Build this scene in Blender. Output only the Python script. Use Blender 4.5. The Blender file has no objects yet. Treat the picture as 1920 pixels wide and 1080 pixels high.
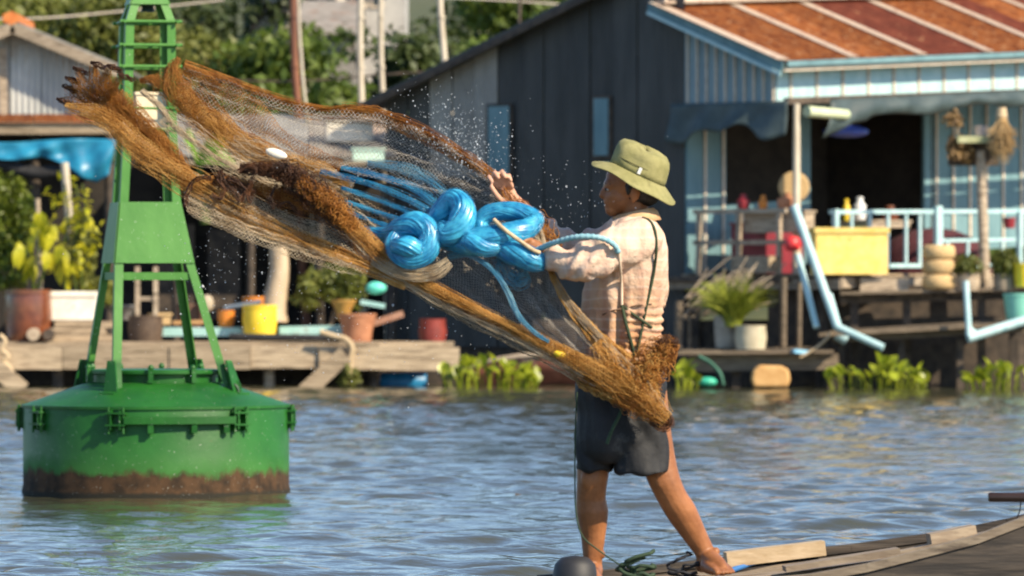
import bpy, bmesh, math, random
import numpy as np
from mathutils import Vector, Matrix, Euler

# ------------------------------------------------------------------ camera, sky, sun, exposure
scn = bpy.context.scene
COL = scn.collection
F = 10666.67          # focal length in pixels of a 1920 px wide picture (200 mm lens)
CAMZ = 1.5
cam_d = bpy.data.cameras.new('camera')
cam_d.lens = 200; cam_d.sensor_width = 36
cam_d.clip_start = 0.5; cam_d.clip_end = 3000
cam_d.dof.use_dof = True
cam_d.dof.focus_distance = 26.0
cam_d.dof.aperture_fstop = 6.0
cam = bpy.data.objects.new('camera', cam_d); COL.objects.link(cam)
cam.location = (0, 0, CAMZ); cam.rotation_euler = (math.radians(90), 0, 0)
scn.camera = cam

SUN_EL = math.radians(38)
SUN_H = Vector((0.80, -0.60, 0)).normalized()          # horizontal direction towards the sun
SUN_DIR = Vector((SUN_H.x*math.cos(SUN_EL), SUN_H.y*math.cos(SUN_EL), math.sin(SUN_EL)))
w = bpy.data.worlds.new('World'); scn.world = w; w.use_nodes = True
nt = w.node_tree; nt.nodes.clear()
sky = nt.nodes.new('ShaderNodeTexSky'); sky.sky_type = 'NISHITA'; sky.sun_disc = False
sky.sun_elevation = SUN_EL
sky.sun_rotation = math.atan2(SUN_H.x, SUN_H.y)
sky.altitude = 0; sky.air_density = 1.0; sky.dust_density = 0.2; sky.ozone_density = 3.6
bg = nt.nodes.new('ShaderNodeBackground'); bg.inputs['Strength'].default_value = 0.115
out = nt.nodes.new('ShaderNodeOutputWorld')
nt.links.new(sky.outputs[0], bg.inputs[0]); nt.links.new(bg.outputs[0], out.inputs[0])
sun_d = bpy.data.lights.new('sun', 'SUN'); sun_d.energy = 4.7; sun_d.angle = math.radians(0.55)
sun_d.color = (1.0, 0.85, 0.63)
sun = bpy.data.objects.new('sun', sun_d); COL.objects.link(sun)
sun.rotation_euler = SUN_DIR.to_track_quat('Z', 'Y').to_euler(); sun.location = (30, -20, 40)

scn.view_settings.view_transform = 'Standard'
scn.view_settings.look = 'None'
scn.view_settings.exposure = 0.85
scn.view_settings.gamma = 1
scn.cycles.max_bounces = 8
scn.cycles.transparent_max_bounces = 24
scn.cycles.use_denoising = True

# ------------------------------------------------------------------ helpers
RND = random.Random(11)
NPR = np.random.RandomState(5)
WL = {}                                               # world location of every object built

def P(px, py, D):                                     # photograph pixel + distance -> point of the place
    return Vector(((px-960)*D/F, D, CAMZ+(540-py)*D/F))

def tag(o, label=None, cat=None, group=None, kind=None):
    if label: o['label'] = label
    if cat: o['category'] = cat
    if group: o['group'] = group
    if kind: o['kind'] = kind
    return o

def thing(name, label, cat, loc, group=None):
    o = bpy.data.objects.new(name, None); COL.objects.link(o)
    o.empty_display_size = 0.1
    o.location = loc; WL[o.name] = Vector(loc)
    return tag(o, label, cat, group)

def put(name, me, loc, parent=None, rot=None, scale=None):
    o = bpy.data.objects.new(name, me); COL.objects.link(o)
    loc = Vector(loc); WL[o.name] = loc.copy()
    if parent is not None:
        o.parent = parent; o.location = loc - WL[parent.name]
    else:
        o.location = loc
    if rot is not None: o.rotation_euler = rot
    if scale is not None: o.scale = scale
    return o

class MB:
    def __init__(s): s.v = []; s.f = []
    def add(s, vs, fs):
        n = len(s.v); s.v.extend([tuple(p) for p in vs]); s.f.extend([tuple(i+n for i in f) for f in fs]); return s
    def box(s, c, size, rot=None):
        c = Vector(c); hx, hy, hz = size[0]/2, size[1]/2, size[2]/2
        m = Euler(rot).to_matrix() if rot is not None and not isinstance(rot, Matrix) else rot
        vs = []
        for z in (-hz, hz):
            for (x, y) in ((-hx, -hy), (hx, -hy), (hx, hy), (-hx, hy)):
                p = Vector((x, y, z))
                if m is not None: p = m @ p
                vs.append(c+p)
        return s.add(vs, [(0,3,2,1), (4,5,6,7), (0,1,5,4), (1,2,6,5), (2,3,7,6), (3,0,4,7)])
    def beam(s, a, b, w, h, up=(0,0,1)):
        a, b = Vector(a), Vector(b); d = b-a; L = d.length; d.normalize()
        up = Vector(up); x = d.cross(up)
        if x.length < 1e-4: x = d.cross(Vector((0,1,0)))
        x.normalize(); z = x.cross(d)
        m = Matrix((x, d, z)).transposed()
        return s.box((a+b)/2, (w, L, h), m)
    def prism(s, pts, vec):
        n = len(pts); vec = Vector(vec); pts = [Vector(p) for p in pts]
        vs = pts+[p+vec for p in pts]
        fs = [tuple(range(n-1, -1, -1)), tuple(range(n, 2*n))]
        fs += [(i, (i+1) % n, n+(i+1) % n, n+i) for i in range(n)]
        return s.add(vs, fs)
    def tube(s, path, r, seg=8, cap=True, ref=None, flat=1.0):
        path = [Vector(p) for p in path]; n = len(path)
        rr = r if isinstance(r, (list, tuple)) else [r]*n
        vs, fs = [], []; prev = None
        for i in range(n):
            t = (path[min(i+1, n-1)]-path[max(i-1, 0)]).normalized()
            if prev is None:
                a = Vector(ref) if ref is not None else (Vector((0,0,1)) if abs(t.z) < .9 else Vector((0,1,0)))
                nrm = (a-t*a.dot(t)).normalized()
            else:
                nrm = (prev-t*prev.dot(t)).normalized()
            prev = nrm; b = t.cross(nrm)
            for k in range(seg):
                an = 2*math.pi*k/seg
                vs.append(path[i]+nrm*math.cos(an)*rr[i]*flat+b*math.sin(an)*rr[i])
        for i in range(n-1):
            for k in range(seg):
                k2 = (k+1) % seg
                fs.append((i*seg+k, i*seg+k2, (i+1)*seg+k2, (i+1)*seg+k))
        if cap:
            fs.append(tuple(range(seg-1, -1, -1))); fs.append(tuple((n-1)*seg+k for k in range(seg)))
        return s.add(vs, fs)
    def lathe(s, c, prof, seg=24, m=None, sx=1.0, sy=1.0, closed=False):
        c = Vector(c); vs, fs = [], []; n = len(prof)
        for (r, z) in prof:
            for k in range(seg):
                an = 2*math.pi*k/seg
                p = Vector((r*math.cos(an)*sx, r*math.sin(an)*sy, z))
                if m is not None: p = m @ p
                vs.append(c+p)
        for i in range(n-1):
            for k in range(seg):
                k2 = (k+1) % seg
                fs.append((i*seg+k, i*seg+k2, (i+1)*seg+k2, (i+1)*seg+k))
        if closed:
            for k in range(seg):
                k2 = (k+1) % seg
                fs.append(((n-1)*seg+k, (n-1)*seg+k2, k2, k))
        else:
            if prof[0][0] > 1e-5: fs.append(tuple(range(seg-1, -1, -1)))
            if prof[-1][0] > 1e-5: fs.append(tuple((n-1)*seg+k for k in range(seg)))
        return s.add(vs, fs)
    def ball(s, c, r, seg=12, rings=8, m=None):
        r = r if isinstance(r, (tuple, list)) else (r, r, r)
        c = Vector(c); vs = []; fs = []
        for i in range(1, rings):
            th = math.pi*i/rings
            for k in range(seg):
                an = 2*math.pi*k/seg
                p = Vector((r[0]*math.sin(th)*math.cos(an), r[1]*math.sin(th)*math.sin(an), -r[2]*math.cos(th)))
                if m is not None: p = m @ p
                vs.append(c+p)
        lo = Vector((0,0,-r[2])); hi = Vector((0,0,r[2]))
        if m is not None: lo = m @ lo; hi = m @ hi
        vs.append(c+lo); vs.append(c+hi); a, b = len(vs)-2, len(vs)-1
        for i in range(rings-2):
            for k in range(seg):
                k2 = (k+1) % seg
                fs.append((i*seg+k, i*seg+k2, (i+1)*seg+k2, (i+1)*seg+k))
        for k in range(seg):
            k2 = (k+1) % seg
            fs.append((a, k2, k)); fs.append((b, (rings-2)*seg+k, (rings-2)*seg+k2))
        return s.add(vs, fs)
    def grid(s, rows):                                  # list of rows of points -> sheet
        n = len(rows); m = len(rows[0])
        return s.add([p for r in rows for p in r],
                     [(i*m+j, i*m+j+1, (i+1)*m+j+1, (i+1)*m+j) for i in range(n-1) for j in range(m-1)])
    def mesh(s, name, mat, smooth=None, origin=(0,0,0), recalc=True):
        o = Vector(origin)
        me = bpy.data.meshes.new(name)
        me.from_pydata([(p[0]-o.x, p[1]-o.y, p[2]-o.z) for p in s.v], [], s.f)
        if recalc:
            bm = bmesh.new(); bm.from_mesh(me); bmesh.ops.recalc_face_normals(bm, faces=bm.faces); bm.to_mesh(me); bm.free()
        if mat: me.materials.append(mat)
        if smooth is not None:
            me.shade_smooth(); me.set_sharp_from_angle(angle=math.radians(smooth))
        return me
    def build(s, name, mat, parent=None, smooth=None, recalc=True, solid=None):
        a = np.array(s.v); c = Vector(((a.min(0)+a.max(0))/2))
        me = s.mesh(name, mat, smooth, c, recalc)
        o = put(name, me, c, parent)
        if solid:
            md = o.modifiers.new('solid', 'SOLIDIFY'); md.thickness = solid; md.offset = 0
        return o

def np_mesh(name, V, Q, mat=None, smooth=False):
    V = np.asarray(V, dtype=np.float32); Q = np.asarray(Q, dtype=np.int32); k = Q.shape[1]
    me = bpy.data.meshes.new(name)
    me.vertices.add(len(V)); me.vertices.foreach_set('co', V.ravel())
    me.loops.add(Q.size); me.loops.foreach_set('vertex_index', Q.ravel())
    me.polygons.add(len(Q)); me.polygons.foreach_set('loop_start', np.arange(0, Q.size, k, dtype=np.int32))
    if smooth: me.polygons.foreach_set('use_smooth', np.ones(len(Q), dtype=bool))
    me.update(calc_edges=True)
    if mat: me.materials.append(mat)
    return me

def np_put(name, V, Q, mat, parent=None, smooth=False):
    V = np.asarray(V); c = (V.min(0)+V.max(0))/2
    return put(name, np_mesh(name, V-c, Q, mat, smooth), Vector(c), parent)

def strands(A, r, k=3):                                 # A (n,m,3) polylines -> tube mesh arrays
    A = np.asarray(A, float); n, m, _ = A.shape
    T = np.gradient(A, axis=1); T /= np.linalg.norm(T, axis=2, keepdims=True)+1e-9
    ref = np.array([0.23, 0.41, 0.88]); N = np.cross(T, ref); N /= np.linalg.norm(N, axis=2, keepdims=True)+1e-9
    B = np.cross(T, N)
    r = np.broadcast_to(np.asarray(r, float), (n, m))
    an = np.arange(k)*2*np.pi/k
    V = A[:,:,None,:]+r[:,:,None,None]*(np.cos(an)[None,None,:,None]*N[:,:,None,:]+np.sin(an)[None,None,:,None]*B[:,:,None,:])
    idx = np.arange(n*m*k).reshape(n, m, k)
    a = idx[:,:-1,:]; b = idx[:,1:,:]
    Q = np.stack([a, np.roll(a, -1, 2), np.roll(b, -1, 2), b], -1).reshape(-1, 4)
    return V.reshape(-1, 3), Q

def join(parts):
    Vs, Qs, n = [], [], 0
    for V, Q in parts:
        Vs.append(V); Qs.append(Q+n); n += len(V)
    return np.concatenate(Vs), np.concatenate(Qs)

def catmull(pts, n):                                    # resample control points smoothly to n points
    p = np.asarray(pts, float); ts = np.linspace(0, 1, n)
    if len(p) == 2:
        return p[0]*(1-ts[:, None])+p[1]*ts[:, None]
    e = np.vstack([2*p[0]-p[1], p, 2*p[-1]-p[-2]])
    cum = np.concatenate([[0], np.cumsum(np.linalg.norm(np.diff(p, axis=0), axis=1)+1e-9)]); cum /= cum[-1]
    k = np.clip(np.searchsorted(cum, ts, 'right')-1, 0, len(p)-2); u = ((ts-cum[k])/(cum[k+1]-cum[k]))[:, None]
    a, b, c, d = e[k], e[k+1], e[k+2], e[k+3]
    return .5*((2*b)+(-a+c)*u+(2*a-5*b+4*c-d)*u*u+(-a+3*b-3*c+d)*u**3)

def smooth_noise(n, m, rs, k=6):                        # n rows of smooth 1-D noise, about [-1,1]
    c = rs.uniform(-1, 1, (n, k+3)); x = np.linspace(0, k, m); i = np.floor(x).astype(int); u = x-i
    u2 = u*u*(3-2*u)
    return c[:, i]*(1-u2)+c[:, i+1]*u2

# ------------------------------------------------------------------ materials
MATS = {}
def mat(name, c1, c2=None, scale=6.0, stretch=(1,1,1), rough=.7, metal=0.0, bump=0.0, bscale=None, var=0.12,
        lo=.38, hi=.62, spec=.5, c3=None, s3=2.0, lo3=.55, hi3=.68, trans=0.0, transl=None, coat=0.0, detail=5.0, local=False):
    m = bpy.data.materials.new(name); m.use_nodes = True; n = m.node_tree.nodes; L = m.node_tree.links
    b = n['Principled BSDF']; o = n['Material Output']
    b.inputs['Roughness'].default_value = rough; b.inputs['Metallic'].default_value = metal
    b.inputs['Specular IOR Level'].default_value = spec
    b.inputs['Coat Weight'].default_value = coat
    if trans: b.inputs['Transmission Weight'].default_value = trans
    if local: src = n.new('ShaderNodeTexCoord').outputs['Object']
    else: src = n.new('ShaderNodeNewGeometry').outputs['Position']
    mp = n.new('ShaderNodeMapping'); mp.inputs['Scale'].default_value = stretch
    L.new(src, mp.inputs['Vector'])
    nz = n.new('ShaderNodeTexNoise'); nz.inputs['Scale'].default_value = scale; nz.inputs['Detail'].default_value = detail
    nz.inputs['Roughness'].default_value = .62
    L.new(mp.outputs[0], nz.inputs['Vector'])
    rp = n.new('ShaderNodeValToRGB'); rp.color_ramp.elements[0].position = lo; rp.color_ramp.elements[1].position = hi
    rp.color_ramp.elements[0].color = (*c1, 1); rp.color_ramp.elements[1].color = (*(c2 or c1), 1)
    L.new(nz.outputs['Fac'], rp.inputs[0]); col = rp.outputs[0]
    if c3 is not None:
        n3 = n.new('ShaderNodeTexNoise'); n3.inputs['Scale'].default_value = s3; n3.inputs['Detail'].default_value = 6
        n3.inputs['Roughness'].default_value = .7
        L.new(mp.outputs[0], n3.inputs['Vector'])
        r3 = n.new('ShaderNodeMapRange'); r3.inputs['From Min'].default_value = lo3; r3.inputs['From Max'].default_value = hi3
        L.new(n3.outputs['Fac'], r3.inputs['Value'])
        mx = n.new('ShaderNodeMix'); mx.data_type = 'RGBA'; L.new(r3.outputs[0], mx.inputs['Factor'])
        L.new(col, mx.inputs['A']); mx.inputs['B'].default_value = (*c3, 1); col = mx.outputs['Result']
    if var:
        oi = n.new('ShaderNodeObjectInfo'); mr = n.new('ShaderNodeMapRange')
        mr.inputs['To Min'].default_value = 1-var; mr.inputs['To Max'].default_value = 1+var
        L.new(oi.outputs['Random'], mr.inputs['Value'])
        hs = n.new('ShaderNodeHueSaturation'); L.new(col, hs.inputs['Color']); L.new(mr.outputs[0], hs.inputs['Value'])
        col = hs.outputs[0]
    L.new(col, b.inputs['Base Color'])
    if bump:
        bp = n.new('ShaderNodeBump'); bp.inputs['Strength'].default_value = 1.0; bp.inputs['Distance'].default_value = bump
        if bscale:
            nb = n.new('ShaderNodeTexNoise'); nb.inputs['Scale'].default_value = bscale; nb.inputs['Detail'].default_value = 4
            L.new(mp.outputs[0], nb.inputs['Vector']); L.new(nb.outputs['Fac'], bp.inputs['Height'])
        else: L.new(nz.outputs['Fac'], bp.inputs['Height'])
        L.new(bp.outputs[0], b.inputs['Normal'])
    if transl:
        tr = n.new('ShaderNodeBsdfTranslucent'); ms = n.new('ShaderNodeMixShader'); ms.inputs[0].default_value = transl
        L.new(col, tr.inputs['Color']); L.new(b.outputs[0], ms.inputs[1]); L.new(tr.outputs[0], ms.inputs[2])
        L.new(ms.outputs[0], o.inputs['Surface'])
    MATS[name] = m
    return m

wood = mat('weathered_wood', (.26,.20,.14), (.42,.34,.25), scale=5, stretch=(1,1,6), rough=.85, bump=.004, var=.22, c3=(.10,.075,.05), s3=3)
wood_h = mat('weathered_plank', (.31,.235,.155), (.47,.37,.255), scale=5, stretch=(.7,3,9), rough=.9, spec=.2, bump=.006, var=.22, c3=(.13,.095,.062), s3=2.2, lo3=.5, hi3=.66)
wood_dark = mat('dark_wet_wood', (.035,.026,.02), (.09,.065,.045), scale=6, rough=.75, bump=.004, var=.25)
tin_grey = mat('grey_tin', (.034,.036,.035), (.054,.055,.053), scale=3, stretch=(1,1,.25), rough=.6, metal=.0, var=.16, c3=(.024,.025,.025), s3=2)
tin_pale = mat('pale_tin', (.22,.21,.19), (.30,.29,.26), scale=3, stretch=(1,1,.3), rough=.6, var=.12, c3=(.15,.13,.11))
tin_lit = mat('galvanised_tin', (.36,.37,.35), (.5,.5,.47), scale=3, stretch=(1,1,.25), rough=.5, metal=.15, var=.1, c3=(.3,.25,.19), s3=2.5, lo3=.6)
rust = mat('rusty_tin', (.12,.032,.011), (.26,.088,.026), scale=6, rough=.9, spec=.15, var=.25, c3=(.36,.21,.11), s3=7, lo3=.55, hi3=.7, bump=.003)
rust_deep = mat('deep_rusty_tin', (.085,.022,.014), (.14,.038,.022), scale=4, rough=.9, spec=.15, var=.15, c3=(.3,.15,.08), s3=5, lo3=.6, bump=.003)
seam = mat('pale_roof_seam', (.36,.28,.21), (.5,.42,.33), scale=9, rough=.7, c3=(.2,.07,.035), s3=9, lo3=.48)
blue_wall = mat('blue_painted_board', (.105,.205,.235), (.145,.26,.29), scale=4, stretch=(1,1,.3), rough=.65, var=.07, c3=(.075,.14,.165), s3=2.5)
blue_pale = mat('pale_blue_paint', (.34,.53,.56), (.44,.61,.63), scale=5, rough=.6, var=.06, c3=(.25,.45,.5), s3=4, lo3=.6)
cream_trim = mat('cream_batten', (.5,.42,.33), (.62,.54,.44), scale=9, rough=.7, var=.1)
tarp_green = mat('dark_teal_tarp', (.032,.05,.052), (.055,.08,.082), scale=3, rough=.55, var=.05, bump=.01)
tarp_blue = mat('bright_blue_tarp', (.010,.15,.27), (.02,.22,.36), scale=4, rough=.4, var=.05, bump=.008)
black_cloth = mat('dark_cloth', (.012,.012,.014), (.03,.03,.032), rough=.9)
interior = mat('shade_dark_boards', (.018,.015,.013), (.035,.028,.023), scale=4, rough=.9, var=.2)  # near-black boards: the shade of the open rooms is put into their colour
terracotta = mat('terracotta', (.30,.12,.06), (.42,.19,.10), scale=8, rough=.75, bump=.002)
glaze_brown = mat('brown_glazed_clay', (.11,.03,.012), (.19,.055,.02), scale=6, rough=.25, coat=.4)
styro = mat('white_foam', (.72,.66,.55), (.82,.78,.68), scale=10, rough=.8, c3=(.5,.4,.28), s3=4, lo3=.62)
yellow_paint = mat('yellow_plastic', (.72,.5,.02), (.8,.58,.04), scale=6, rough=.5, c3=(.5,.33,.03), s3=4, lo3=.6)
yellow_foam = mat('yellowed_foam', (.74,.52,.12), (.82,.62,.2), scale=7, rough=.7, c3=(.6,.38,.08), s3=3, lo3=.6)
straw = mat('straw', (.42,.27,.12), (.62,.44,.22), scale=30, stretch=(1,1,4), rough=.9, bump=.006)
soil = mat('soil', (.03,.02,.013), (.06,.04,.025), rough=.95)
orange_p = mat('orange_plastic', (.55,.17,.02), (.65,.23,.03), rough=.45)
tan_float = mat('tan_float', (.5,.27,.09), (.6,.36,.14), scale=6, rough=.7)
green_p = mat('sea_green_plastic', (.04,.42,.27), (.06,.5,.33), rough=.4)
red_p = mat('dark_red_paint', (.18,.012,.02), (.26,.02,.03), scale=5, rough=.5)
teal_p = mat('pale_teal_paint', (.30,.55,.52), (.4,.63,.6), scale=5, rough=.6, c3=(.22,.2,.16), s3=3, lo3=.58)
rope_tan = mat('tan_rope', (.42,.31,.18), (.58,.45,.29), scale=40, rough=.9, bump=.003)
bark = mat('bark', (.09,.065,.045), (.17,.13,.09), scale=6, stretch=(1,1,.3), rough=.9, bump=.01)
pole_pale = mat('bamboo_pole', (.42,.36,.27), (.54,.48,.38), scale=6, stretch=(1,1,.3), rough=.7)
pole_red = mat('red_brown_pole', (.12,.045,.025), (.19,.075,.04), scale=6, stretch=(1,1,.3), rough=.7)
white_wall = mat('cream_render', (.62,.56,.46), (.72,.66,.56), scale=2, rough=.85)
grey_wall = mat('grey_render', (.32,.31,.30), (.42,.41,.39), scale=2, rough=.85)
glass_d = mat('dark_glass', (.02,.025,.03), None, rough=.1)
wood_brown = mat('brown_wet_plank', (.10,.075,.05), (.21,.16,.11), scale=5, stretch=(.7,3,9), rough=.85, bump=.004, var=.25, c3=(.05,.04,.03), s3=3)
blue_gable = mat('slate_blue_board', (.17,.25,.285), (.22,.31,.34), scale=4, stretch=(1,1,.3), rough=.7, var=.05)
leaf_lime = mat('lime_leaf', (.34,.36,.012), (.62,.56,.03), scale=7, rough=.5, transl=.45, var=.25)
leaf_green = mat('green_leaf', (.075,.125,.016), (.16,.21,.03), scale=.7, rough=.55, transl=.35, var=.2)
leaf_olive = mat('olive_leaf', (.10,.12,.02), (.21,.22,.04), scale=.6, rough=.55, transl=.35, var=.2)
leaf_dark = mat('dark_leaf', (.03,.05,.013), (.075,.10,.024), scale=.6, rough=.55, transl=.25, var=.2)
leaf_hya = mat('hyacinth_leaf', (.19,.25,.012), (.40,.44,.03), scale=9, rough=.35, transl=.4, var=.3)
grass_m = mat('grass_blade', (.20,.25,.02), (.40,.43,.06), scale=5, rough=.6, transl=.35)

# ------------------------------------------------------------------ the setting: water, bank, hill
def make_water():
    def axis(fine0, fine1, step, far, grow=1.35):
        c = [fine0]; 
        while c[-1] < fine1: c.append(c[-1]+step(c[-1]))
        s = step(c[-1]); up = [c[-1]]
        while up[-1] < far[1]: s *= grow; up.append(up[-1]+s)
        s = step(fine0); dn = [fine0]
        while dn[-1] > far[0]: s *= grow; dn.append(dn[-1]-s)
        return np.array(dn[:0:-1]+c+up[1:])
    xs = axis(-9.2, 9.2, lambda v: .05, (-400, 400))
    ys = axis(27, 92, lambda v: .05+max(0, v-27)*.0022, (-120, 700))
    X, Y = np.meshgrid(xs, ys)
    rs = np.random.RandomState(3); Z = np.zeros_like(X)
    wind = math.radians(-68)
    for lam, amp, spread, cnt in ((2.6, .0045, .6, 7), (1.3, .0052, .8, 11), (.7, .0046, 1.0, 18), (.38, .0031, 1.3, 22)):
        for _ in range(cnt):
            l = lam*rs.uniform(.72, 1.35); th = wind+rs.normal(0, spread*.55); ph = rs.uniform(0, 6.28)
            k = 2*math.pi/l; a = amp*rs.uniform(.5, 1.1)/math.sqrt(cnt)*4.0
            s = k*(math.cos(th)*X+math.sin(th)*Y)+ph
            Z += a*(np.sin(s)+.22*np.sin(2*s+1.2))
    # gusts: calmer and rougher patches
    G = .75+.35*np.sin(X*.31+1.1*np.sin(Y*.13)+.7)*np.sin(Y*.21+.4*np.sin(X*.4))
    fade = np.clip((14-np.abs(X))/4, 0, 1)*np.clip((Y-20)/6, 0, 1)*np.clip((96-Y)/4, 0, 1)
    Z *= G*fade
    calm = np.clip((Y-70)/16, 0, 1); Z *= (1-.45*calm)
    n, m = X.shape; idx = np.arange(n*m).reshape(n, m)
    Q = np.stack([idx[:-1,:-1], idx[:-1,1:], idx[1:,1:], idx[1:,:-1]], -1).reshape(-1, 4)
    m_ = bpy.data.materials.new('river_water'); m_.use_nodes = True; N = m_.node_tree.nodes; L = m_.node_tree.links
    b = N['Principled BSDF']; b.inputs['Base Color'].default_value = (.055,.055,.03,1); b.inputs['Roughness'].default_value = .06
    b.inputs['IOR'].default_value = 1.45; b.inputs['Specular IOR Level'].default_value = .5
    g = N.new('ShaderNodeNewGeometry'); mp = N.new('ShaderNodeMapping'); mp.inputs['Scale'].default_value = (1, 1.5, 1)
    mp.inputs['Rotation'].default_value = (0,0,.35)
    L.new(g.outputs['Position'], mp.inputs[0])
    n1 = N.new('ShaderNodeTexNoise'); n1.inputs['Scale'].default_value = 5.5; n1.inputs['Detail'].default_value = 4; L.new(mp.outputs[0], n1.inputs['Vector'])
    bp = N.new('ShaderNodeBump'); bp.inputs['Distance'].default_value = .012; bp.inputs['Strength'].default_value = 1
    L.new(n1.outputs['Fac'], bp.inputs['Height']); L.new(bp.outputs[0], b.inputs['Normal'])
    V = np.stack([X, Y, Z], -1).reshape(-1, 3)
    o = put('water', np_mesh('water', V, Q, m_, True), (0,0,0)); tag(o, kind='structure')
make_water()

def make_bank():
    xs = np.concatenate([np.linspace(-400,-40,10), np.linspace(-36,36,49), np.linspace(40,400,10)])
    ys = np.array([90, 92, 94.5, 96, 98, 101, 105, 110, 118, 128, 140, 155, 175, 200, 240, 300, 420, 600])
    hs = np.array([-1.2,-.4,.15,.35,.5,.7,.9,1.2,1.7,2.5,3.6,5,6.5,8,10.5,15.5,22.5,33.])
    rs = np.random.RandomState(2); rows = []
    for y, h in zip(ys, hs):
        rows.append([(x, y+.5*math.sin(x*.7+y), h+(.12+h*.06)*math.sin(x*.31+y*.4)*(.5+.5*math.sin(x*.083))) for x in xs])
    b = MB(); b.grid(rows)
    m = mat('muddy_grass_bank', (.035,.045,.012), (.075,.08,.022), scale=.6, rough=.95, c3=(.09,.07,.045), s3=.3, bump=.05)
    o = b.build('river_bank', m, smooth=80); tag(o, kind='structure')
make_bank()

# ------------------------------------------------------------------ trees on the bank and hill
def leaf_cloud(blobs, n, size, seed, droop=.25):
    rs = np.random.RandomState(seed)
    wgt = np.array([b[3]*b[4]*b[5] for b in blobs]); wgt = wgt/wgt.sum()
    ci = rs.choice(len(blobs), n, p=wgt); B = np.array(blobs)[ci]
    d = rs.normal(size=(n, 3)); d /= np.linalg.norm(d, axis=1, keepdims=True)
    r = rs.uniform(.15, 1, n)**.42
    C = B[:, :3]+d*r[:, None]*B[:, 3:6]
    C += rs.normal(size=(n,3))*size*.6
    nrm = d*.6+rs.normal(size=(n, 3))*.7+np.array([0,0,.35]); nrm /= np.linalg.norm(nrm, axis=1, keepdims=True)
    t = np.cross(nrm, rs.normal(size=(n, 3))); t /= np.linalg.norm(t, axis=1, keepdims=True); bt = np.cross(nrm, t)
    L = (size*rs.uniform(.6, 1.35, n))[:, None]; W_ = L*rs.uniform(.35, .6, (n,1))
    V = np.stack([C-t*L, C+bt*W_+nrm*L*.1, C+t*L-np.array([0,0,1])*L*droop, C-bt*W_+nrm*L*.1], 1).reshape(-1, 3)
    return V, np.arange(4*n).reshape(n, 4)

def tree(label, px, D, top_py, width, leafm, n=4500, size=.16, seed=1, group='trees on the far bank', lobes=16, base_z=None, low=.25, name='broadleaf_tree'):
    base = P(px, 600, D); 
    base.z = base_z if base_z is not None else np.interp(D, [92,98,110,118,128,140,155,175,200,240], [0,.5,1.2,1.7,2.5,3.6,5,6.5,8,10.5])-.15
    top = P(px, top_py, D).z; h = top-base.z
    t = thing(name, label, 'tree', base, group)
    rs = random.Random(seed)
    tr = MB(); bend = Vector((rs.uniform(-.4,.4), rs.uniform(-.3,.3), 0))
    path = [base+bend*(k/5)**2+Vector((0,0,h*.75*k/5)) for k in range(6)]
    r0 = .05+.018*h
    tr.tube(path, [r0*(1.25-.2*k) for k in range(6)], 8)
    blobs = []
    for i in range(lobes):
        a = rs.uniform(0, 6.28); q = rs.random()**.6; zz = low+(1-low)*rs.random()
        taper = math.sqrt(max(.08, 1-((zz-.55)/.6)**2))
        c = base+Vector((math.cos(a)*q*width*.42*taper, math.sin(a)*q*width*.42*taper, h*zz*.92))
        s = width*rs.uniform(.12,.24)
        blobs.append((c.x, c.y, c.z, s*1.15, s*1.15, s*.75))
        st = path[min(5, max(1, int(zz*4.4)))]
        tr.tube([st, (st+c)/2+Vector((0,0,-.1*h*rs.random())), c], [r0*.5, r0*.3, r0*.12], 6)
    tr.build('trunk', bark, t, smooth=60)
    V, Q = leaf_cloud(blobs, n, size, seed*7+1)
    np_put('crown', V, Q, leafm, t)
    return t

TREES = [
 ('olive crowned tree rising behind the grey tin gable with the orange ridge tile', -40, 108, -130, 5.0, leaf_olive, 5200, 1),
 ('olive tree standing beside the white roofed hut gable', 130, 112, -90, 4.6, leaf_olive, 5200, 2),
 ('sunlit olive tree spreading behind the green buoy top', 300, 106, -60, 4.4, leaf_olive, 5600, 3),
 ('dark leaved tree high on the slope above the buoy', 400, 124, -190, 5.0, leaf_dark, 5200, 4),
 ('green bushy tree left of the red brown pole', 465, 104, 50, 3.6, leaf_green, 5000, 5),
 ('low bright bush between the red brown pole and pale poles', 622, 102, 100, 2.5, leaf_green, 4200, 6),
 ('bare thin dark tree between the two pale poles', 735, 110, -60, 3.4, leaf_dark, 1500, 7),
 ('small dark tree beyond the lower end of the slate grey wall', 800, 106, 40, 2.6, leaf_dark, 3600, 8),
 ('bright green tree above the slate grey wall roofline', 935, 112, -130, 4.2, leaf_green, 6400, 9),
 ('dark green tree peeping over the roof of the slate grey wall', 1060, 116, -120, 3.6, leaf_dark, 4600, 10),
 ('large dark tree on the hill behind the rusty roof', 1350, 122, -160, 6.0, leaf_dark, 4200, 11),
 ('tall green tree on the hill behind the far end of the rusty roof', 1760, 122, -200, 7.0, leaf_green, 4200, 12),
 ('dark tree on the slope behind the cream hillside house', 560, 138, -110, 5.0, leaf_dark, 4200, 13),
 ('dark tree on the slope behind the bright green tree', 860, 136, -160, 6.5, leaf_dark, 5000, 14),
 ('olive tree high on the slope left of the buoy', 60, 140, -160, 7.0, leaf_olive, 4800, 15),
 ('olive tree on the low bank well left of the tin hut', -330, 100, 40, 4.0, leaf_olive, 4200, 17),
 ('green tree on the bank farthest left of the tin hut', -560, 101, 10, 4.4, leaf_green, 4200, 18),
 ('dark tree on the slope far left of the tin hut', -420, 126, -40, 7.0, leaf_dark, 4200, 19),
 ('dark tree high on the slope right of the buoy', 250, 142, -170, 7.0, leaf_dark, 5000, 16),
]
for lab, px, D, tp, wd, lm, n, sd in TREES:
    tree(lab, px, D, max(tp, -55), wd, lm, n=int(n*2.1), size=.115 if D < 120 else .15, seed=sd, lobes=20 if n > 2000 else 26, low=.12)

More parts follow.
